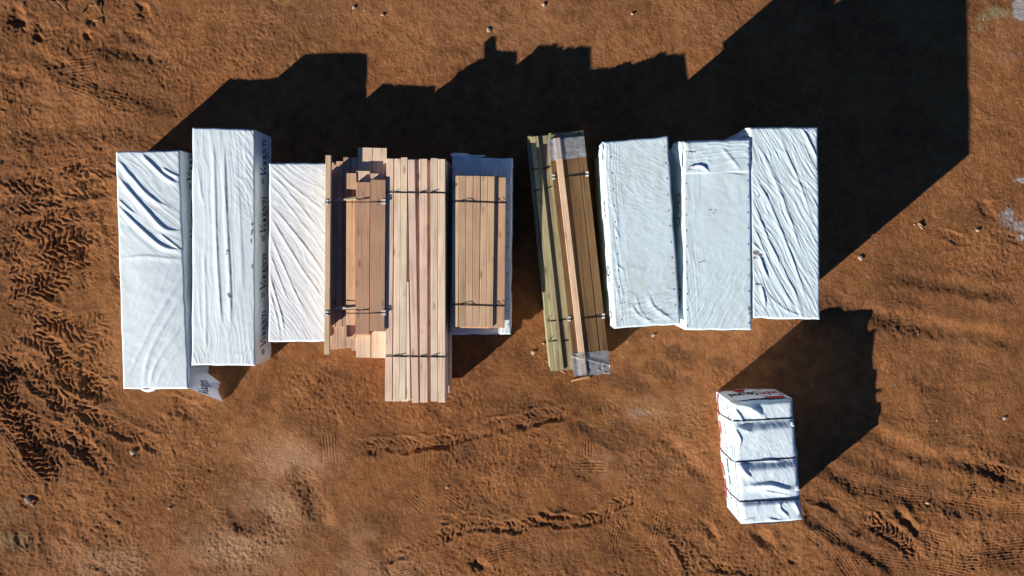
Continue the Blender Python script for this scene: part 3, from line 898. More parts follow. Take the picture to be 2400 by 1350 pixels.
def lettering(text, put, h, pen=(.055, .03), track=1.0, sx=1.0):
    """strokes swept by a broad pen; put(s, t) gives the place of a point of the writing"""
    V, Fc, x = [], [], 0.0
    k = h / .75
    for ch in text:
        if ch == ' ':
            x += .3; continue
        adv, strokes = GLYPH[ch]
        for st in strokes:
            p = np.array(st)
            fine = [p[0]]
            for a, b in zip(p[:-1], p[1:]):
                m = max(1, int(np.linalg.norm(b - a) / .12))
                fine += [a + (b - a) * (i + 1) / m for i in range(m)]
            pn = np.array(pen)
            b0 = len(V)
            for q in fine:
                for sgn in (-1, 1):
                    V.append(put(((q[0] + sgn * pn[0]) * sx + x) * k, (q[1] + sgn * pn[1]) * k))
            for i in range(len(fine) - 1):
                Fc.append((b0 + 2 * i, b0 + 2 * i + 1, b0 + 2 * i + 3, b0 + 2 * i + 2))
        x += adv * sx * track
    return V, Fc, x * k


def on_mesh_offset(obj, root):
    from mathutils.bvhtree import BVHTree
    me = obj.data
    off = root.location + obj.location
    bvh = BVHTree.FromPolygons([v.co + off for v in me.vertices], [tuple(p.vertices) for p in me.polygons])
    return bvh


def wall_put(bvh, origin, along, normal, up=Vector((0, 0, 1)), lift=.004):
    """print that follows a wrapped wall: ray from outside back on to the wrap"""
    def put(s, t):
        p = origin + along * s + up * t
        hit = bvh.ray_cast(p + normal * .5, -normal, 1.2)
        if hit[0] is None: return (0.0, 0.0, -99.0)      # off the cloth: dropped again below
        return tuple(hit[0] + normal * lift)
    return put


def logo_faces(put, s0, t0, w, h):
    V, Fc = [], []
    for i in range(3):
        y0 = t0 + h * (.08 + .32 * i)
        th = h * .16
        b = len(V)
        for x, y in ((0, y0 + h * .22), (.5, y0), (1, y0 + h * .22)):
            V.append(put(s0 + w * x, y)); V.append(put(s0 + w * x, y + th))
        Fc += [(b, b + 2, b + 3, b + 1), (b + 2, b + 4, b + 5, b + 3)]
    return V, Fc


def printed(name, V, Fc, mat, parent, stuff=False):
    keep = [f for f in Fc if all(V[i][2] > -50 for i in f)]
    if not keep: return None
    used = sorted({i for f in keep for i in f})
    ix = {j: i for i, j in enumerate(used)}
    o = mesh_obj(name, [V[j] for j in used], [tuple(ix[j] for j in f) for f in keep], mat, parent)
    if stuff: o['kind'] = 'stuff'
    return o


def side_words(root, q, marks, z1):
    wrap = [c for c in root.children if c.name.startswith('wrap')][0]
    bvh = on_mesh_offset(wrap, root)
    ne, se = Vector(q[1]), Vector(q[2])
    along = (ne - se); along.z = 0; along.normalize()
    nrm = Vector((along.y, -along.x, 0))
    for px, py in marks:
        o = W(px, py, .55)
        d = (o - se).dot(along)
        org = Vector((se.x, se.y, 0)) + along * d
        put = wall_put(bvh, Vector((org.x, org.y, .33)), along, nrm)
        V, Fc, wd = lettering('Vaagen', put, .34, pen=(.058, .024), sx=.54)
        printed('lettering', V, Fc, M['navy'], root)
        V, Fc = logo_faces(put, -.17, 0.06, .12, .20)
        printed('logo', V, Fc, M['green'], root)
        # a thin tag line too small to read
        V, Fc, s = [], [], .06
        r = random.Random(int(py))
        while s < wd - .05:
            w = r.uniform(.015, .04)
            b = len(V)
            V += [put(s, -.16), put(s + w, -.16), put(s + w, -.14), put(s, -.14)]
            Fc.append((b, b + 1, b + 2, b + 3)); s += w + r.uniform(.008, .02)
        printed('tagline', V, Fc, M['navy'], root, True)


bpy.context.view_layer.update()
side_words(pack_b, qb, [(620, 412), (620, 546), (620, 679), (618, 813)], .92)
side_words(pack_a, qa, [(440, 424), (445, 557), (452, 690), (455, 815)], .93)


# the torn corner flap of the first pack
def corner_flap():
    inner = [(428, 640, .90), (434, 760, .91), (438, 830, .92), (440, 862, .92), (441, 880, .92), (441, 892, .92), (441, 901, .918), (441, 910, .912)]
    outer = [(462, 640, .30), (470, 770, .20), (475, 835, .16), (478, 858, .20), (489, 878, .24), (517, 897, .26), (509, 914, .20), (521, 940, .10)]
    mid = [(448, 640, .66), (453, 765, .62), (458, 832, .60), (461, 860, .60), (466, 880, .58), (478, 895, .56), (477, 908, .55), (481, 926, .52)]
    n, m = 70, 20
    cols = []
    for row in (inner, mid, outer):
        pts = [np.array(W(*p)) for p in row]
        c = []
        for k in np.linspace(0, len(pts) - 1, n):
            i = min(int(k), len(pts) - 2); t = k - i
            c.append(pts[i] * (1 - t) + pts[i + 1] * t)
        cols.append(np.array(c))
    P = np.zeros((n, m, 3))
    for j, t in enumerate(np.linspace(0, 1, m)):
        P[:, j] = cols[0] * (1 - t) * (1 - 2 * t) + 4 * cols[1] * t * (1 - t) + cols[2] * t * (2 * t - 1)
    # ragged outer edge: two tongues
    s = np.linspace(0, 1, n)
    rag = .02 * vnoise(s * 30, s * 0, 3)
    dirv = np.array([1.0, -.25, 0])
    for j in range(m):
        P[:, j] += (rag * (j / (m - 1)) ** 2)[:, None] * dirv
    X, Y = P[..., 0], P[..., 1]
    P[..., 2] += .02 * fbm(X * 4, Y * 4, 19, 2) * (np.linspace(0, 1, m)[None, :])
    P[..., 0] += .012
    V, Fc = grid_mesh(P, flip=False)
    o = mesh_obj('loose_flap', V, Fc.tolist(), M['flap'], pack_a, smooth=True)
    o['label'] = 'torn flap of wrap hanging out from the pack corner'
    topr = P[-1]
    lowr = np.array([np.array(W(466, 893, -.03)) * (1 - t) + np.array(W(522, 938, -.03)) * t for t in np.linspace(0, 1, m)])
    Q = np.zeros((m, 10, 3))
    for j, t in enumerate(np.linspace(0, 1, 10)):
        Q[:, j] = topr * (1 - t) + lowr * t
    Q[..., 1] += .015 * np.sin(np.linspace(0, 9, m))[:, None] * np.linspace(0, 1, 10)[None, :]
    V, Fc = grid_mesh(Q)
    mesh_obj('hanging_edge', V, Fc.tolist(), M['flap'], pack_a, smooth=True)

    def put(s_, t_):
        # writing runs up the flap from its lower corner
        i = np.clip((1 - (.02 + s_ / 1.55)) * (n - 1), 0, n - 1.001); j = np.clip((.62 - t_ / .75) * (m - 1), 0, m - 1.001)
        i0, j0 = int(i), int(j); fi, fj = i - i0, j - j0
        p = (P[i0, j0] * (1 - fi) + P[i0 + 1, j0] * fi) * (1 - fj) + (P[i0, j0 + 1] * (1 - fi) + P[i0 + 1, j0 + 1] * fi) * fj
        return (p[0] + .006, p[1], p[2] + .008)
    V, Fc, _ = lettering('Vaagen', put, .25, pen=(.075, .04), sx=.46)
    printed('lettering', V, Fc, M['navy'], pack_a)


corner_flap()


# print, straps and marks of the lone pack
def lone_pack_print():
    wrap = [c for c in pack_l.children if c.name.startswith('wrap')][0]
    bvh = on_mesh_offset(wrap, pack_l)
    nw, ne, se, sw = [Vector(p) for p in ql]
    # north end, seen from outside: left is the north-east corner
    al = (nw - ne); al.z = 0; L = al.length; al.normalize()
    nr = Vector((al.y, -al.x, 0))
    if nr.dot(nw - sw) < 0: nr = -nr
    def at(s, z): return wall_put(bvh, Vector((ne.x, ne.y, 0)) + al * s + Vector((0, 0, z)), al, nr)

    def bar(put, s0, s1, t0, t1, mat, name, n=10, slope=0):
        V, Fc = [], []
        for i in range(n + 1):
            s = s0 + (s1 - s0) * i / n
            V += [put(s, t0 + slope * i / n), put(s, t1 + slope * i / n)]
        for i in range(n): Fc.append((2 * i, 2 * i + 1, 2 * i + 3, 2 * i + 2))
        printed(name, V, Fc, mat, pack_l)
    put = at(0, 0)
    V, Fc, w = lettering('Timber', at(.08, .47), .24, pen=(.085, .05), sx=.52)
    printed('lettering', V, Fc, M['red'], pack_l)
    V, Fc, w2 = lettering('Strand', at(.09 + w, .44), .27, pen=(.11, .06), sx=.58)
    printed('lettering', V, Fc, M['black'], pack_l)
    bar(at(.0, 0), .10, .52, .76, .91, M['red'], 'red_label')
    V, Fc, _ = lettering('TrusJoist', wall_put(bvh, Vector((ne.x, ne.y, 0)) + al * .16 + Vector((0, 0, .80)), al, nr, lift=.008), .08, pen=(.05, .04), sx=.72)
    printed('lettering', V, Fc, M['white'], pack_l)
    bar(at(0, 0), .02, L - .02, .05, .16, M['red'], 'red_band', 20)
    V, Fc, s = [], [], .25
    pb = wall_put(bvh, Vector((ne.x, ne.y, 0)), al, nr, lift=.008)
    r = random.Random(4)
    while s < .85:
        w = r.uniform(.02, .05); b = len(V)
        V += [pb(s, .075), pb(s + w, .075), pb(s + w, .135), pb(s, .135)]
        Fc.append((b, b + 1, b + 2, b + 3)); s += w + r.uniform(.012, .025)
    printed('band_print', V, Fc, M['white'], pack_l, True)
    p3 = at(0, 0)
    V, Fc = [], []
    for i in range(4):
        s0 = .72 + i * .025; s1 = .98 - i * .025; t = .18 + i * .055
        b = len(V)
        V += [p3(s0, t), p3(s1, t), p3(s1 - .01, t + .04), p3(s0 + .01, t + .04)]
        Fc.append((b, b + 1, b + 2, b + 3))
    printed('red_emblem', V, Fc, M['red'], pack_l, True)
    V = [p3(.42, .36), p3(.60, .38), p3(.54, .43), p3(.50, .40)]
    mesh_obj('dark_mark', V, [(0, 1, 2, 3)], M['black'], pack_l)
    # west side: red band near the ground and rows of small print
    al2 = (sw - nw); al2.z = 0; L2 = al2.length; al2.normalize()
    n2 = Vector((al2.y, -al2.x, 0))
    if n2.dot(nw - ne) < 0: n2 = -n2
    pw = wall_put(bvh, Vector((nw.x, nw.y, 0)), al2, n2)
    for s0, s1, t0, t1 in ((.02, .50, .07, .20), (.62, .92, .06, .22), (1.02, 1.34, .05, .26), (1.56, 1.85, .05, .18), (1.92, 2.36, .05, .16)):
        bar(pw, s0, s1, t0, t1, M['red'], 'red_band', 8)
    r = random.Random(9)
    V, Fc = [], []
    for row, (t, hgt, g) in enumerate(((.36, .035, .5), (.50, .05, .45), (.62, .03, .6), (.75, .04, .5), (.85, .028, .45))):
        s = .08 + .1 * r.random()
        while s < L2 - .12:
            run = r.uniform(.12, .34)
            e = s + run
            while s < e:
                w = r.uniform(.012, .03); b = len(V)
                V += [pw(s, t), pw(s + w, t), pw(s + w, t + hgt * r.uniform(.6, 1)), pw(s, t + hgt * r.uniform(.6, 1))]
                Fc.append((b, b + 1, b + 2, b + 3)); s += w + r.uniform(.008, .018)
            s += r.uniform(.1, g)
    printed('small_print', V, Fc, M['black'], pack_l, True)
    c = 1.58
    V = [pw(c - .10, .52), pw(c + .02, .46), pw(c + .10, .52), pw(c + .02, .58)]
    mesh_obj('green_emblem', V, [(0, 1, 2, 3)], M['bright_green'], pack_l)
    for s0 in (1.34, 1.72):
        V, Fc, s = [], [], s0
        while s < s0 + .18:
            b = len(V); V += [pw(s, .47), pw(s + .022, .47), pw(s + .022, .56), pw(s, .56)]
            Fc.append((b, b + 1, b + 2, b + 3)); s += .034
        printed('bold_print', V, Fc, M['black'], pack_l, True)
    # south end: a little red print
    al3 = (se - sw); al3.z = 0; al3.normalize()
    n3 = Vector((al3.y, -al3.x, 0))
    if n3.dot(sw - nw) < 0: n3 = -n3
    ps = wall_put(bvh, Vector((sw.x, sw.y, 0)), al3, n3)
    V, Fc, s = [], [], .12
    while s < .55:
        w = r.uniform(.02, .05); b = len(V)
        V += [ps(s, .78), ps(s + w, .78), ps(s + w, .88), ps(s, .88)]
        Fc.append((b, b + 1, b + 2, b + 3)); s += w + .02
    printed('red_print', V, Fc, M['red'], pack_l, True)
    # straps: over the top and down both long sides, drawn on to the wrap
    for a, b_ in L_STRAPS:
        pa, pb_ = W(*a, .96), W(*b_, .96)
        d = pb_ - pa
        x = d.normalized()
        across = Vector((-x.y, x.x, 0)) * .013
        pts = []
        for z in np.linspace(.0, .90, 10):
            h = bvh.ray_cast(Vector((pa.x, pa.y, z)) - x * .6, x, 1.0)
            if h[0] is not None: pts.append(h[0] - x * .006)
        for t in np.linspace(.01, .99, 26):
            p = pa + d * t
            h = bvh.ray_cast(Vector((p.x, p.y, 2)), Vector((0, 0, -1)), 3)
            if h[0] is not None: pts.append(h[0] + Vector((0, 0, .007)))
        for z in np.linspace(.90, .0, 10):
            h = bvh.ray_cast(Vector((pb_.x, pb_.y, z)) + x * .6, -x, 1.0)
            if h[0] is not None: pts.append(h[0] + x * .006)
        V = []
        for p in pts: V += [tuple(p + across), tuple(p - across)]
        o = mesh_obj('strap', V, [(2 * i, 2 * i + 1, 2 * i + 3, 2 * i + 2) for i in range(len(pts) - 1)], M['strap'], pack_l)
        sd = o.modifiers.new('thickness', 'SOLIDIFY'); sd.thickness = .004; sd.offset = 0


lone_pack_print()


def torn_scrap(px, py, z):
    c = np.array(W(px, py, z))
    n = 9
    u, v = np.meshgrid(np.linspace(-1, 1, n), np.linspace(0, 1, n), indexing='ij')
    P = np.stack([c[0] + .10 * v + .02 * u * v, c[1] + .05 * u * (1 - .6 * v) + .02 * np.sin(5 * v), c[2] + .05 * np.sin(3 * v) + .02 * np.cos(4 * u) * v], -1)
    V, Fc = grid_mesh(P)
    mesh_obj('torn_scrap', V, Fc.tolist(), M['flap'], pack_l, smooth=True)


torn_scrap(1850, 996, .965)
torn_scrap(1862, 1146, .965)


# marks, staples and torn spots of the other wraps
def surface_marks(root, items, mat, name, z):
    wrap = [c for c in root.children if c.name.startswith('wrap')][0]
    bvh = on_mesh_offset(wrap, root)
    V, Fc = [], []
    for px, py, rx, ry in items:
        c = W(px, py, z)
        b = len(V)
        r = random.Random(int(px * 7 + py))
        for i in range(9):
            a = 2 * math.pi * i / 9
            k = r.uniform(.6, 1.25)
            x, y = c.x + math.cos(a) * rx * k / 120, c.y + math.sin(a) * ry * k / 120
            h = bvh.ray_cast(Vector((x, y, 4)), Vector((0, 0, -1)), 5)
            V.append((x, y, (h[0].z if h[0] is not None else z) + .004))
        Fc.append(tuple(range(b, b + 9)))
    o = mesh_obj(name, V, Fc, mat, root)
    o['kind'] = 'stuff'
    return o


surface_marks(pack_h, [(1424 + (y - 335) * .065 + 6, y, 1.0, 2.4) for y in range(368, 760, 38)] + [(1561 + (y - 330) * .066 - 4, y, 1.0, 2.4) for y in range(345, 750, 37)], M['black'], 'staples', 1.82)
surface_marks(pack_i, [(1607 + (y - 335) * .01, y, 1.0, 2.4) for y in range(430, 770, 37)] + [(1752 + (y - 330) * .008, y, 1.0, 2.4) for y in range(350, 770, 37)], M['black'], 'staples', 1.84)
surface_marks(pack_f, [(1190, y, 1.0, 2.4) for y in range(400, 780, 30)] + [(1062, 396, 1, 3), (1060, 774, 1, 3)], M['black'], 'staples', .93)
surface_marks(pack_i, [(1612, 356, 9, 1.5), (1625, 357, 6, 1.2), (1612, 397, 10, 3), (1620, 392, 6, 2), (1664, 492, 4, .8), (1676, 493, 4, .7), (1672, 500, 3, 1), (1640, 615, 3, 1.4), (1648, 612, 4, 1), (1755, 725, 2, 4), (1756, 735, 2, 4)], M['stain'], 'scuff_mark', 1.84)
surface_marks(pack_j, [(1772, 592, 8, 4), (1780, 598, 6, 3), (1768, 604, 4, 3), (1774, 666, 7, 2.4), (1780, 667, 5, 2), (1795, 457, 2, 4), (1778, 460, 1.4, 5)], M['stain'], 'torn_spot', 1.82)
surface_marks(pack_b, [(534, 588, 2.4, 3), (532, 595, 2, 3), (537, 690, 4, 4), (539, 695, 3, 3), (591, 526, 3, 4), (590, 545, 1.6, 8), (589, 565, 1.4, 8), (591, 625, 1.4, 6)], M['stain'], 'torn_spot', .92)


def side_marks(root, q, items, mat, name):
    """small dark marks on a west side: (distance along from the north end, height, length, height of mark)"""
    wrap = [c for c in root.children if c.name.startswith('wrap')][0]
    bvh = on_mesh_offset(wrap, root)
    nw, sw = Vector(q[0]), Vector(q[3])
    al = sw - nw; al.z = 0; al.normalize()
    nr = Vector((al.y, -al.x, 0))
    if nr.x > 0: nr = -nr
    put = wall_put(bvh, Vector((nw.x, nw.y, 0)), al, nr)
    V, Fc = [], []
    for s, t, w, h in items:
        n = 14
        b = len(V)
        for i in range(n):
            a = 2 * math.pi * i / n
            for k in (1.0, .68): V.append(put(s + math.cos(a) * w * k * .5, t + math.sin(a) * h * k * .5))
        for i in range(n):
            j = (i + 1) % n
            Fc.append((b + 2 * i, b + 2 * j, b + 2 * j + 1, b + 2 * i + 1))
    printed(name, V, Fc, mat, root, True)


side_marks(pack_h, qh, [(.30, 1.60, .12, .16), (1.20, 1.60, .22, .26), (1.38, 1.66, .08, .16), (2.45, 1.60, .22, .26), (2.62, 1.66, .08, .16), (3.3, 1.6, .14, .2)], M['black'], 'printed_mark')
side_marks(pack_i, qi, [(1.05, 1.50, .22, .30), (1.25, 1.45, .16, .26), (1.5, 1.5, .2, .3), (2.9, 1.5, .22, .3), (3.1, 1.45, .2, .3)], M['black'], 'printed_mark')


# loose folded ends of the wraps on the north faces
def end_flap(root, px_pts, z_top, z_low, mat):
    top = [np.array(W(x, y, z_top)) for x, y in px_pts[0]]
    low = [np.array(W(x, y, z_low)) for x, y in px_pts[1]]
    n, m = 12, 8
    P = np.zeros((n, m, 3))
    for i in range(n):
        k = i / (n - 1)
        a = top[0] * (1 - k) + top[-1] * k
        kk = k * (len(low) - 1); i0 = min(int(kk), len(low) - 2); f = kk - i0
        b = low[i0] * (1 - f) + low[i0 + 1] * f
        for j in range(m):
            t = j / (m - 1)
            P[i, j] = a * (1 - t) + b * t + np.array([0, .03 * math.sin(math.pi * t), .05 * math.sin(math.pi * t) + .02 * math.sin(7 * k + 3 * t)])
    V, Fc = grid_mesh(P)
    o = mesh_obj('loose_flap', V, Fc.tolist(), mat, root, smooth=True)
    sd = o.modifiers.new('thickness', 'SOLIDIFY'); sd.thickness = .003


end_flap(pack_f, ([(1060, 370), (1130, 370)], [(1053, 364), (1060, 358), (1092, 359), (1100, 366), (1140, 366)]), .925, .78, M['tarp'])
end_flap(pack_j, ([(1757, 300), (1757, 322)], [(1730, 312), (1728, 324)]), 1.80, 1.5, M['tarp_grey'])
end_flap(pack_i, ([(1600, 334), (1598, 395)], [(1577, 338), (1574, 352), (1580, 370), (1590, 398)]), 1.82, 1.45, M['tarp_grey'])
end_flap(pack_h, ([(1412, 336), (1412, 380)], [(1404, 350), (1403, 366), (1407, 382)]), 1.81, 1.45, M['tarp_grey'])
end_flap(pack_a, ([(330, 912), (380, 912)], [(338, 917), (345, 920), (352, 918), (362, 916)]), .92, .6, M['tarp'])

# ------------------------------------------------------------------ bare boards
PL = {}


def plank_mesh(w, t, L, mat):
    key = (round(w, 3), round(t, 3), round(L, 2), mat.name)
    if key in PL: return PL[key]
    c = min(.005, t * .15)
    w2, t2, l2 = w / 2, t / 2, L / 2
    sec = [(-w2 + c, t2), (-w2, t2 - c), (-w2, -t2 + c), (-w2 + c, -t2), (w2 - c, -t2), (w2, -t2 + c), (w2, t2 - c), (w2 - c, t2)]
    V = [(x, -l2, z) for x, z in sec] + [(x, l2, z) for x, z in sec]
    Fc = [tuple(range(8))[::-1], tuple(range(8, 16))] + [(i, (i + 1) % 8, 8 + (i + 1) % 8, 8 + i) for i in range(8)]
    me = bpy.data.meshes.new('plank')
    me.from_pydata(V, [], [f[::-1] for f in Fc])
    me.materials.append(mat)
    me.update()
    PL[key] = me
    return me


def vary(c, k=.15):
    f = random.uniform(1 - k, 1 + k * .6)
    return tuple(max(0, min(1, x * f * random.uniform(.98, 1.02))) for x in c)


def plank(parent, n, s, w, t, ztop, color, mat, name='plank'):
    """n, s: middle of the north and south end"""
    n, s = Vector(n[:2]), Vector(s[:2])
    d = n - s
    o = bpy.data.objects.new(name, plank_mesh(w, t, d.length, mat))
    COL.objects.link(o)
    o.parent = parent
    mid = (n + s) / 2
    o.location = (mid.x - parent.location.x, mid.y - parent.location.y, ztop - t / 2 - parent.location.z)
    o.rotation_euler = (0, 0, math.atan2(-d.x, d.y))
    o.color = (*vary(color), 1)
    return o


def plank_px(parent, nl, nr, ny, sl, sr, sy, z, t, color, mat, name='plank'):
    a, b = W(nl, ny, z), W(nr, ny, z)
    c, e = W(sl, sy, z), W(sr, sy, z)
    w = ((b - a).length + (e - c).length) / 2 - .0015
    return plank(parent, (a + b) / 2, (c + e) / 2, w, t, z, color, mat, name)


def courses(parent, nw, ne, se, sw, z0, z1, t, cols, color, mat, jit=.02, mix=None):
    """full layers of boards between two heights; cols are relative widths"""
    nw, ne, se, sw = [Vector(p[:2]) for p in (nw, ne, se, sw)]
    n = int(round((z1 - z0) / t))
    t = (z1 - z0) / n
    tot = sum(cols)
    for k in range(n):
        a = 0.0
        for c in cols:
            b = a + c / tot
            m = (a + b) / 2
            N, S_ = nw.lerp(ne, m), sw.lerp(se, m)
            w = ((ne - nw).length + (se - sw).length) / 2 * c / tot - .0025
            d = (N - S_).normalized()
            col = random.choice(mix) if mix else color
            plank(parent, N + d * random.uniform(-jit, jit), S_ + d * random.uniform(-jit, jit), w, t - .0012, z0 + (k + 1) * t, col, mat)
            a = b


def ribbon(parent, pts, w=.018, name='strap', mat=None, axis=None):
    """a flat band through world points"""
    pts = [Vector(p) for p in pts]
    V = []
    for i, p in enumerate(pts):
        d = (pts[min(i + 1, len(pts) - 1)] - pts[max(i - 1, 0)])
        ax = axis or Vector((-d.y, d.x, 0)).normalized()
        V += [tuple(p + ax * w / 2), tuple(p - ax * w / 2)]
    o = mesh_obj(name, V, [(2 * i, 2 * i + 1, 2 * i + 3, 2 * i + 2) for i in range(len(pts) - 1)], mat or M['strap'], parent)
    sd = o.modifiers.new('thickness', 'SOLIDIFY'); sd.thickness = .003; sd.offset = 0
    return o


def runners(parent, nw, ne, se, sw, z0, z1, color):
    nw, ne, se, sw = [Vector(p[:2]) for p in (nw, ne, se, sw)]
    for k in (.12, .5, .88):
        a, b = nw.lerp(sw, k), ne.lerp(se, k)
        plank(parent, a, b, .088, z1 - z0 - .001, z1, color, M['wood'], 'runner')


def bundle(name, px4, z, label, group='strapped lumber bundles', cat='lumber bundle'):
    q = [W(x, y, z) for x, y in px4]
    c = sum(q, Vector()) / 4
    root = empty(name, (c.x, c.y, 0))
    tag(root, label, cat, group)
    return root, q


def shift(q, dx=0, dy=0): return [Vector((p.x + dx, p.y + dy, p.z)) for p in q]


FIR = (0.92, 0.675, 0.485)
FIR_P = (0.91, 0.65, 0.475)
FIR_Y = (0.93, 0.70, 0.50)
FIR_SHADE = (0.64, 0.40, 0.275)  # fir colour darkened to paint in the shade beside the post
TAN = (0.66, 0.405, 0.23)
BEAM = (0.58, 0.34, 0.21)
BEAM_O = (0.78, 0.47, 0.27)
GREEN = (0.40, 0.345, 0.185)
BROWN = (0.165, 0.09, 0.04)

# pile of mixed beams and boards under a loose post
d_low, q = bundle('lumber_bundle', [(765, 380), (905, 372), (903, 830), (765, 815)], 1.198, 'shaded lower bundle carrying the mixed beams and the overhanging post')
d_low.location.z = 0
runners(d_low, *q, -.03, .085, TAN)
courses(d_low, *q, .085, .655, .057, [1, 1, 1, 1, 2, 2], BEAM, M['wood'], mix=[BEAM, TAN, BEAM_O])
d_top, q = bundle('lumber_bundle', [(776, 385), (907, 365), (903, 820), (772, 808)], 1.198, 'uneven bundle of mixed boards and wide beams with a long pale post along its edge')
d_top.location.z = .655
runners(d_top, *q, .656, .745, TAN)
courses(d_top, *q, .745, 1.122, .0377, [1, 1, 1, 1, 2, 2], BEAM, M['wood'], .03, mix=[FIR_P, TAN, BEAM_O])
T1 = .0378
for nl, nr, ny, sl, sr, sy, c in [(776, 792, 390, 774.5, 792.4, 819, FIR_SHADE), (792.5, 808, 384, 792.5, 809, 817.5, FIR_SHADE), (808.5, 824, 374, 809.6, 824.5, 816, FIR_SHADE), (824.5, 838, 372, 825, 834.5, 822, FIR_SHADE),
                                  (838.5, 872, 360, 835, 868, 836, FIR_Y), (873, 907, 362, 870.6, 903, 837, FIR_Y)]:
    plank_px(d_top, nl, nr, ny, sl, sr, sy, 1.16, T1, c, M['wood'])
for nl, nr, ny, sl, sr, sy, c in [(776.5, 788, 385.7, 774, 786, 766, FIR_SHADE), (788.3, 803.7, 378, 787, 802.5, 766, FIR_SHADE), (804.3, 821.4, 369, 804, 819, 792, FIR_SHADE), (822.2, 838, 369, 820, 833, 792, FIR_SHADE),
                                  (838.5, 872.7, 346, 834.7, 868, 838, FIR_P), (873.4, 907, 347, 870.6, 903, 839, FIR_Y)]:
    plank_px(d_top, nl, nr, ny, sl, sr, sy, 1.198, T1, c, M['wood'])
# knotty short board and its offcut
plank_px(d_top, 809, 836, 406, 810, 835, 443, 1.33, .13, BEAM_O, M['wood'])
plank_px(d_top, 810.5, 834.3, 463, 812, 832.5, 762, 1.33, .13, BEAM_O, M['wood'])
# two piles of wide beams
for z, ny, sy, c in ((1.236, 402, 786, BEAM), (1.274, 403, 785, BEAM), (1.312, 401, 784, FIR_P), (1.356, 427.6, 783.5, BEAM), (1.40, 427, 783.5, BEAM)):
    plank_px(d_top, 835.3, 867, ny, 833.2, 865, sy, z, T1 if z < 1.34 else .043, c, M['wood'])
for z, ny, sy, c in ((1.236, 409, 777, BEAM), (1.274, 408, 777, BEAM), (1.312, 407, 776, BEAM), (1.36, 407, 776, FIR_P), (1.41, 422.5, 776, BEAM), (1.455, 421.5, 775.8, BEAM)):
    plank_px(d_top, 868, 904.5, ny, 867, 900.5, sy, z, T1 if z < 1.33 else .047, c, M['wood'])
# boards under the post, then the post itself
plank_px(d_top, 764, 776, 408, 762, 772.5, 768, 1.285, .087, TAN, M['wood'])
plank_px(d_top, 764, 776, 409, 762, 772.5, 770, 1.372, .087, TAN, M['wood'])
plank_px(d_top, 764, 776, 396, 762, 772.5, 790, 1.198, .0755, FIR_P, M['wood'])
post = plank_px(d_top, 762.5, 776, 364, 760, 771.5, 831, 1.462, .09, (0.76, 0.51, 0.32), M['wood'], 'post')
for y0, y1, z in ((469, 464, 1.352), (722, 722, 1.352)):
    a, b = W(786, y0, z), W(834, y1, z)
    plank(d_top, a, b, .05, .02, z, (0.62, 0.52, 0.36), M['wood'], 'sticker')
for y0, y1 in ((474, 473), (735, 733)):
    a, b = W(762, y0, 1.468), W(905.5, y1, 1.468)
    dn = Vector((0, 0, -.35))
    ribbon(d_top, [a + dn, a, W(776, y0, 1.466), W(806, (y0 + y1) / 2, 1.455), W(834, (y0 + y1) / 2, 1.43), W(866, (y0 + y1) / 2, 1.455), W(900, y1, 1.461), b, b + dn * 1.2], axis=Vector((0, 1, 0)))
    ribbon(d_top, [W(803, y0 - 9, 1.375), W(834, y0 - 10, 1.385), W(866, y0 - 11 + (10 if y0 > 600 else 0) * .2, 1.408)], w=.014, axis=Vector((0, 1, 0)))
    for x, yy, z in ((764, y0, 1.474), (899, y1, 1.467)):
        c = W(x, yy, z)
        for dy in (-.032, .032):
            mesh_obj('edge_card', [(c.x - .04, c.y + dy - .02, z), (c.x + .04, c.y + dy - .02, z), (c.x + .04, c.y + dy + .02, z), (c.x - .04, c.y + dy + .02, z)], [(0, 1, 2, 3)], M['card'], d_top)

# fresh fir boards, the longest bundle
e_low, q = bundle('lumber_bundle', [(906, 374), (1044, 374), (1044, 940), (903, 940)], 1.42, 'shaded lower bundle under the long fresh fir boards')
runners(e_low, *q, -.03, .085, FIR)
courses(e_low, *shift(q, .02), .085, .70, .0384, [1] * 8, FIR, M['wood'], mix=[FIR, FIR_P, FIR_Y])
e_top, q = bundle('lumber_bundle', [(906, 374), (1044, 374), (1044, 940), (903, 940)], 1.42, 'long bundle of fresh pale fir boards reaching farthest toward the lone pack')
e_top.location.z = .70
runners(e_top, *q, .701, .79, FIR)
courses(e_top, *q, .79, 1.382, .0395, [1] * 8, FIR, M['wood'], mix=[FIR, FIR_P, FIR_Y])
for nl, nr, ny, sl, sr, sy, z, c in [(905.5, 922.5, 372, 902.5, 918.5, 940, 1.416, FIR_P), (925, 939.3, 372, 921, 935.5, 940, 1.42, FIR_Y), (940, 955.2, 369, 936, 950.5, 938, 1.424, FIR_Y),
                                     (956, 971.5, 374.5, 965.5, 982, 944.5, 1.42, FIR_P), (984, 1001, 372.5, 984, 1003, 943.5, 1.42, FIR_P), (1009.5, 1025.6, 371, 1010.3, 1026, 941, 1.42, FIR),
                                     (1026.2, 1043.3, 373, 1026.7, 1043.5, 943.5, 1.42, FIR)]:
    plank_px(e_top, nl, nr, ny, sl, sr, sy, z, .038, c, M['wood'])
# a board that shows in the widening gap
plank_px(e_top, 951.6, 955.5, 660, 951.2, 964.4, 939, 1.419, .036, FIR_Y, M['wood'])
for y, tails in ((451.5, [(926, 930), (985, 1000), (1009, 1024)]), (836, [(920, 946), (985, 1003), (1010, 1026)])):
    zt = 1.429
    a, b = W(904, y - 1, zt), W(1045, y + 1, zt)
    ribbon(e_top, [a + Vector((0, 0, -.5)), a, W(940, y, zt + .003), W(1000, y + .5, zt), b, b + Vector((.01, 0, -.62))], axis=Vector((0, 1, 0)))
    for x0, x1 in tails:
        ribbon(e_top, [W(x0, y - 1, zt + .002), W(x1, y - 4, zt + .012)], w=.014, axis=Vector((0, 1, 0)))

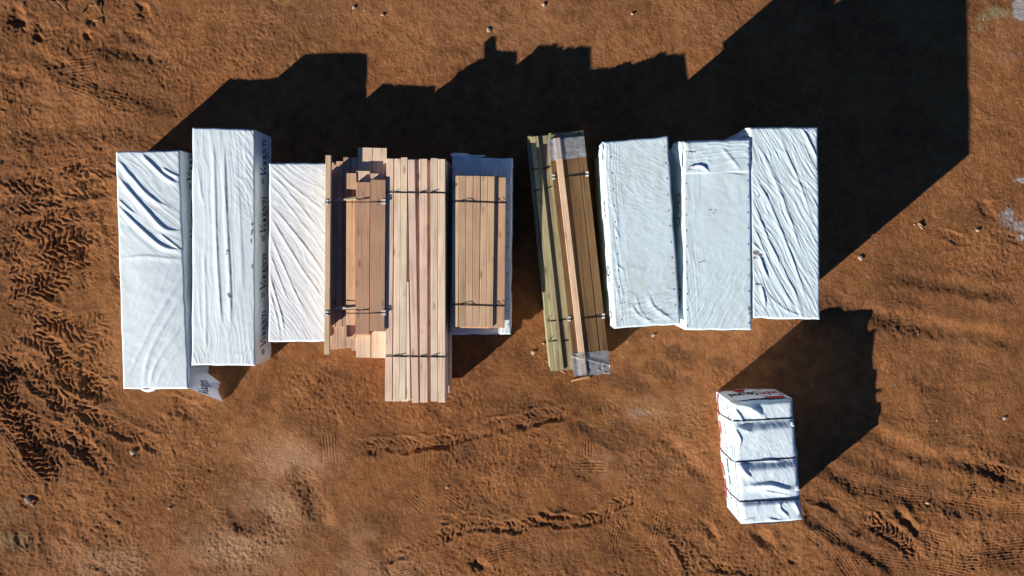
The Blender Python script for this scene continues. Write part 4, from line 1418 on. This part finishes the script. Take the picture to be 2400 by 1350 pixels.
# tan boards on the shaded wrapped pack
f_top, q = bundle('lumber_bundle', [(1067, 413), (1186, 414), (1182, 767), (1060, 767)], 1.28, 'bundle of tan weathered boards lying on top of a shaded wrapped pack')
f_top.location.z = .935
runners(f_top, *q, .938, .985, TAN)
courses(f_top, *q, .985, 1.252, .038, [1] * 8, TAN, M['wood'], mix=[TAN, (0.68, .43, .26), (0.62, .37, .22)])
for nl, nr, ny, sl, sr, sy, c in [(1153, 1169, 413, 1151, 1166, 768, (0.64, .39, .24)), (1169.3, 1186, 416, 1166.3, 1182.4, 768, (0.66, .39, .24)), (1068, 1153, 414, 1060, 1151, 769, TAN)]:
    plank_px(f_top, nl, nr, ny, sl, sr, sy, 1.29, .0375, c, M['wood'])
for nl, nr, ny, sl, sr, sy, c in [(1063, 1076.8, 412, 1058, 1074, 766, (0.74, .50, .31)), (1077.2, 1092, 412, 1074.4, 1090.6, 766, (0.66, .42, .245)), (1093, 1109.3, 412.5, 1091, 1107, 766, (0.68, .43, .27)),
                                  (1109.8, 1126.7, 412.5, 1108, 1122.8, 766, (0.62, .37, .24)), (1128, 1143.3, 413, 1123.6, 1139, 766.5, (0.68, .43, .27)), (1143.8, 1159.3, 413.5, 1139.4, 1155, 766.5, (0.68, .45, .26))]:
    plank_px(f_top, nl, nr, ny, sl, sr, sy, 1.328, .0378, c, M['wood'])
for y in (473, 715):
    zt = 1.337
    a, b = W(1058, y - 1, zt), W(1160, y + 2, zt)
    c, e = W(1162, y + 2, 1.299), W(1186.5 if y < 600 else 1183, y + 2.5, 1.299)
    ribbon(f_top, [a + Vector((-.01, 0, -.25)), a, W(1090, y, zt + .004), W(1130, y + 1, zt), b, c, e, e + Vector((.01, 0, -.33))], axis=Vector((0, 1, 0)))
    ribbon(f_top, [W(1078, y - 1, zt + .003), W(1094, y - 3, zt + .02), W(1110, y - 1, zt + .003)], w=.012, axis=Vector((0, 1, 0)))
    ribbon(f_top, [W(1170, y - 5, 1.32), W(1178, y - 2, 1.31), e + Vector((0, .01, .01))], w=.012, axis=Vector((0, 1, 0)))

# green treated boards with a brown bundle on them
g_low, q = bundle('lumber_bundle', [(1237, 321), (1368, 305), (1424, 862), (1290, 868)], .905, 'skewed bundle of green tinted treated boards beside the tan ones')
runners(g_low, *q, -.03, .085, GREEN)
courses(g_low, *q, .085, .905, .091, [1] * 8, GREEN, M['treated'], .02, mix=[GREEN, (0.43, .36, .21), (0.36, .33, .18)])
for nl, nr, ny, sl, sr, sy, z, c in [(1237.5, 1243.5, 321, 1290.5, 1298, 866, .905, (0.74, .56, .28)), (1244.5, 1259, 320, 1301, 1325, 868, .944, (0.49, .41, .235)), (1270, 1284, 318, 1325, 1336, 866, .907, (.43, .36, .20))]:
    if z > .92: plank_px(g_low, nl, nr, ny, sl, sr, sy, z, .038, c, M['treated'])
plank_px(g_low, 1287, 1300, 316, 1340, 1352, 862, .943, .0375, GREEN, M['treated'])
plank_px(g_low, 1300.6, 1317, 314, 1352.6, 1370, 860, .943, .0375, GREEN, M['treated'])
plank_px(g_low, 1317.6, 1334, 311.5, 1370.6, 1388, 859, .943, .0375, GREEN, M['treated'])
plank_px(g_low, 1334.6, 1351, 309, 1388.6, 1406, 858, .943, .0375, GREEN, M['treated'])
plank_px(g_low, 1351.6, 1367, 306.5, 1406.6, 1424, 857, .943, .0375, GREEN, M['treated'])
for (x0, y0, x1, y1) in ((1245, 397, 1290, 391), (1250, 446, 1294, 437), (1283, 753, 1330, 748), (1286, 800, 1335, 798)):
    zt = .952
    ribbon(g_low, [W(x0, y0, .70), W(x0, y0, zt), W(x0 + 18, y0 - 1, zt), W(x0 + 20, y0 - 1, .915), W(x1, y1, .913)], axis=Vector((0, 1, 0)))
for (x0, y0) in ((1280, 751), (1285, 798)):
    ribbon(g_low, [W(x0, y0, .92), W(x0 + 7, y0 - 6, .98)], w=.012, axis=Vector((0, 1, 0)))

g_top, q = bundle('lumber_bundle', [(1284, 328), (1369, 320), (1431, 872), (1347, 879)], 1.02, 'dark brown treated boards with one pale board on top and clear plastic on both ends')
g_top.location.z = .944
BR2 = (0.18, .10, .045)
edges_n = [(1284.5, 1301.5), (1302, 1331.5), (1332, 1350.5), (1351.5, 1369)]
edges_s = [(1347.5, 1362), (1362.5, 1392), (1392.5, 1411), (1413, 1431)]
for k, z in enumerate((.982, 1.02)):
    for (a, b), (c, e) in zip(edges_n, edges_s):
        f = (a - 1284) / 85
        plank_px(g_top, a, b, 328.5 - 8 * f, c, e, 878 - 6 * f, z, .0375, BROWN if k else BR2, M['treated'])
plank_px(g_top, 1297, 1313, 323, 1362, 1376, 878, 1.059, .0385, (0.80, .53, .35), M['wood'])
for xa, ya, xb, yb in ((1294, 415, 1379, 408), (1331, 748, 1417, 741)):
    zt = 1.03
    w_ = Vector((0, 0, -.2))
    A, B = W(xa, ya, zt), W(xb, yb, zt)
    ribbon(g_top, [A + w_, A, W(xa + (xb - xa) * .14, ya - 1, zt)], axis=Vector((0, 1, 0)))
    ribbon(g_top, [W(xa + (xb - xa) * .36, ya - 2, zt), W(xa + (xb - xa) * .6, ya - 3, zt + .004), B, B + w_], axis=Vector((0, 1, 0)))
    ribbon(g_top, [W(xa + (xb - xa) * .5, ya - 3, zt + .006), W(xa + (xb - xa) * .95, ya - 8, zt + .01)], w=.012, axis=Vector((0, 1, 0)))
    for C_, sx in ((W(xa + 3, ya, zt + .008), 1), (W(xb - 3, yb, zt + .008), -1)):
        for dy in (-.032, .032):
            z = C_.z
            mesh_obj('edge_card', [(C_.x - .03, C_.y + dy - .018, z), (C_.x + .03, C_.y + dy - .014, z), (C_.x + .03, C_.y + dy + .020, z), (C_.x - .03, C_.y + dy + .016, z)], [(0, 1, 2, 3)], M['card'], g_top)


def plastic_cap(px4, seed, crumple, over):
    """clear sheet over one end: px4 = NW, NE, SE, SW at the board tops"""
    q = [np.array(W(x, y, 1.03)) for x, y in px4]
    n, m = 40, 34
    u, v = np.meshgrid(np.linspace(0, 1, n), np.linspace(0, 1, m), indexing='ij')
    P = bilerp(q, u, v)
    up = sstep(.14, .17, u) * sstep(.40, .34, u)            # over the pale board
    P[..., 2] = 1.028 + .040 * up + .004 * fbm(P[..., 0] * 9, P[..., 1] * 9, seed, 2)
    if crumple:
        P[..., 2] += .05 * sstep(.35, .9, u) * sstep(.3, .8, v) * np.abs(fbm(P[..., 0] * 8, P[..., 1] * 8, seed + 4, 3))
        dg = np.exp(-((v - .08 - .55 * u) / .035) ** 2)
        P[..., 2] += .03 * dg
    V, Fc = grid_mesh(P, flip=True)
    allV, allF = [V], [Fc]
    # turned down over the end
    row = P[:, -1] if over == 's' else P[:, 0]
    k = np.linspace(0, 1, 6)
    G = np.repeat(row[:, None, :], 6, 1)
    G[..., 2] -= k[None, :] * (.10 if not crumple else .16)
    G[..., 1] += (-1 if over == 's' else 1) * (.006 + .03 * k[None, :] * (1 + vnoise(u[:, :6] * 6, v[:, :6] * 3, seed)))
    V2, F2 = grid_mesh(G, flip=over == 's')
    allV.append(V2); allF.append(F2 + len(V))
    mesh_obj('plastic_sheet', np.concatenate(allV), np.concatenate(allF).tolist(), M['plastic'], g_top, smooth=True)


plastic_cap([(1283, 327), (1369, 319), (1374, 367), (1288, 378)], 3, False, 'n')
plastic_cap([(1338, 829), (1425, 821), (1431, 875), (1345, 882)], 8, True, 's')

# ------------------------------------------------------------------ scraps, twigs, stones
def slab(name, a, b, w, t, mat, label, cat, color=None, group=None):
    pa, pb = W(*a, 0), W(*b, 0)
    c = (pa + pb) / 2
    d = pb - pa
    o = bpy.data.objects.new(name, None)
    L = d.length
    V = [(-L / 2, -w / 2 * .5, 0), (-L / 2 + L * .12, w / 2, 0), (L / 2 - L * .05, w / 2, 0), (L / 2, -w / 2, 0)]
    V += [(x, y, t * (.7 + .3 * (i % 2))) for i, (x, y, _) in enumerate(V)]
    Fc = [(3, 2, 1, 0), (4, 5, 6, 7)] + [(i, (i + 1) % 4, 4 + (i + 1) % 4, 4 + i) for i in range(4)]
    me = bpy.data.meshes.new(name); me.from_pydata(V, [], Fc); me.materials.append(mat); me.update()
    o = bpy.data.objects.new(name, me); COL.objects.link(o)
    o.location = (c.x, c.y, ground_z(c.x, c.y) - .005)
    o.rotation_euler = (0, 0, math.atan2(d.y, d.x))
    if color: o.color = (*color, 1)
    tag(o, label, cat, group)
    return o


slab('wood_scrap', (1337, 894), (1384, 884), .06, .06, M['wood'], 'broken orange piece of board on the dirt at the end of the brown bundle', 'wood scrap', (0.6, .33, .16))
slab('wood_splinter', (1278, 846), (1292, 857), .02, .02, M['wood'], 'pale splinter lying left of the treated bundle end', 'splinter', (0.6, .42, .25))
slab('wood_splinter', (1313, 869), (1327, 877), .025, .02, M['wood'], 'pale splinter just below the green treated board ends', 'splinter', (0.66, .45, .26))
slab('wood_scrap', (2150, 523), (2162, 535), .04, .05, M['twig'], 'small dark chunk of wood on the dirt beside the long shadow', 'wood scrap')


def twig(pts, r, label):
    P = [W(x, y, 0) for x, y in pts]
    c = P[0]
    root_z = ground_z(c.x, c.y)
    V, Fc = [], []
    for i, p in enumerate(P):
        d = (P[min(i + 1, len(P) - 1)] - P[max(i - 1, 0)]).normalized()
        nx = Vector((-d.y, d.x, 0))
        rr = r * (1 - .6 * i / len(P))
        zc = ground_z(p.x, p.y) - root_z + .02 + .02 * math.sin(i * 1.7)
        for a in range(5):
            t = 2 * math.pi * a / 5
            V.append((p.x - c.x + nx.x * rr * math.cos(t), p.y - c.y + nx.y * rr * math.cos(t), zc + rr * math.sin(t)))
    for i in range(len(P) - 1):
        for a in range(5):
            Fc.append((5 * i + a, 5 * i + (a + 1) % 5, 5 * i + 5 + (a + 1) % 5, 5 * i + 5 + a))
    Fc += [tuple(range(5))[::-1], tuple(range(5 * (len(P) - 1), 5 * len(P)))]
    me = bpy.data.meshes.new('twig'); me.from_pydata(V, [], Fc); me.materials.append(M['twig']); me.update()
    o = bpy.data.objects.new('twig', me); COL.objects.link(o)
    o.location = (c.x, c.y, root_z)
    tag(o, label, 'twig', 'twigs on the dirt')


twig([(118, 4), (128, 11), (138, 17), (144, 21)], .012, 'straight dry twig at the top edge, leftmost of the twigs')
twig([(136, 1), (146, 12), (152, 20), (158, 26)], .014, 'thick curved twig near the top edge, next to the straight twig')
twig([(191, 31), (198, 18), (205, 9), (212, 4)], .014, 'bent twig leaning toward the top edge, left arm of a fork')
twig([(222, 4), (228, 16), (234, 26), (240, 35)], .014, 'curved twig forming the right arm of a fork')
twig([(209, 13), (217, 13), (226, 16)], .010, 'short twig lying across between the two fork arms')
twig([(220, 48), (230, 48), (238, 53), (242, 58)], .012, 'small arched twig below the twig fork')
twig([(199, 60), (203, 48), (207, 40)], .008, 'thin upright twig beside the small hole')
twig([(112, 300), (128, 292), (140, 288)], .007, 'pale straw stalk on bare dirt above the wheel tracks')
twig([(176, 858), (184, 853), (192, 846)], .009, 'white bleached stick among the deep wheel tracks')


def stone_mesh(seed, r):
    import bmesh
    bm = bmesh.new()
    bmesh.ops.create_icosphere(bm, subdivisions=2, radius=r)
    rr = random.Random(seed)
    a, b = rr.uniform(.7, 1.3), rr.uniform(.7, 1.2)
    for v in bm.verts:
        k = 1 + .22 * math.sin(v.co.x / r * 2.3 + seed) * math.cos(v.co.y / r * 2.9 + seed * 2) + rr.uniform(-.06, .06)
        v.co = Vector((v.co.x * a * k, v.co.y * b * k, v.co.z * .65 * k))
    me = bpy.data.meshes.new('stone'); bm.to_mesh(me); bm.free()
    me.materials.append(M['stone'])
    return me


stones = [stone_mesh(i, .04) for i in range(5)]
spots = [(829, 17, .8, 'pale stone near the top edge above the two lettered packs'), (896, 34, .9, 'pale stone above the shadow of the mixed beams'),
         (1146, 70, 1.0, 'pale stone just above the tip of the post shadow'), (1274, 12, 1.1, 'pale stone at the top edge above the fresh fir boards'),
         (1481, 34, .9, 'pale stone at the top edge above the treated boards'), (312, 1060, 1.3, 'pale stone in the small hollow below the leftmost pack'),
         (398, 1190, 1.0, 'pale stone alone on the smooth dirt at lower left'), (66, 1172, 1.5, 'largest grey stone by the wheel tracks at far lower left'),
         (78, 1182, 1.0, 'smaller stone touching the large grey one at lower left'), (1274, 805, .9, 'rounded stone between the tan boards and the treated boards, the upper of two'),
         (1250, 826, 1.2, 'rounded stone in a small pit left of the treated board ends'), (1531, 786, 1.1, 'pale stone just below the skewed white pack'),
         (2016, 604, 1.1, 'pale stone on the lit dirt below the long shadow of the tall packs'), (2176, 1180, 1.2, 'stone in the tracks right of the lone pack'),
         (2290, 540, 1.1, 'stone beside the grey crust at the right edge'), (2354, 980, .9, 'pale stone at the right edge level with the lone pack'),
         (1048, 1142, .9, 'dark-shadowed stone among the faint ribbed prints below the fir boards')]
for i, (x, y, k, lab) in enumerate(spots):
    p = W(x, y, 0)
    o = bpy.data.objects.new('stone', stones[i % 5]); COL.objects.link(o)
    o.location = (p.x, p.y, ground_z(p.x, p.y) + .012 * k)
    o.scale = (k, k, k)
    o.rotation_euler = (0, 0, i * 1.3)
    tag(o, lab, 'stone', 'loose stones on the dirt')


def pebbles(n=1100):
    V, Fc = [], []
    base = np.array([(1, 0, 0), (-1, 0, 0), (0, 1, 0), (0, -1, 0), (0, 0, 1), (0, 0, -1)], float)
    tri = [(0, 2, 4), (2, 1, 4), (1, 3, 4), (3, 0, 4), (2, 0, 5), (1, 2, 5), (3, 1, 5), (0, 3, 5)]
    for i in range(n):
        x, y = random.uniform(-12, 12), random.uniform(-7.6, 6.1)
        if x < -7 and random.random() < .5: continue
        r = .006 + .016 * random.random() ** 4
        z = ground_z(x, y)
        b = len(V)
        J = base * np.array([r * random.uniform(.7, 1.4), r * random.uniform(.7, 1.4), r * .7])
        for p in J: V.append((x + p[0], y + p[1], z + r * .2 + p[2]))
        Fc += [tuple(b + k for k in t) for t in tri]
    o = mesh_obj('pebbles', V, Fc, M['stone'], smooth=True)
    tag(o, kind='stuff')


pebbles()
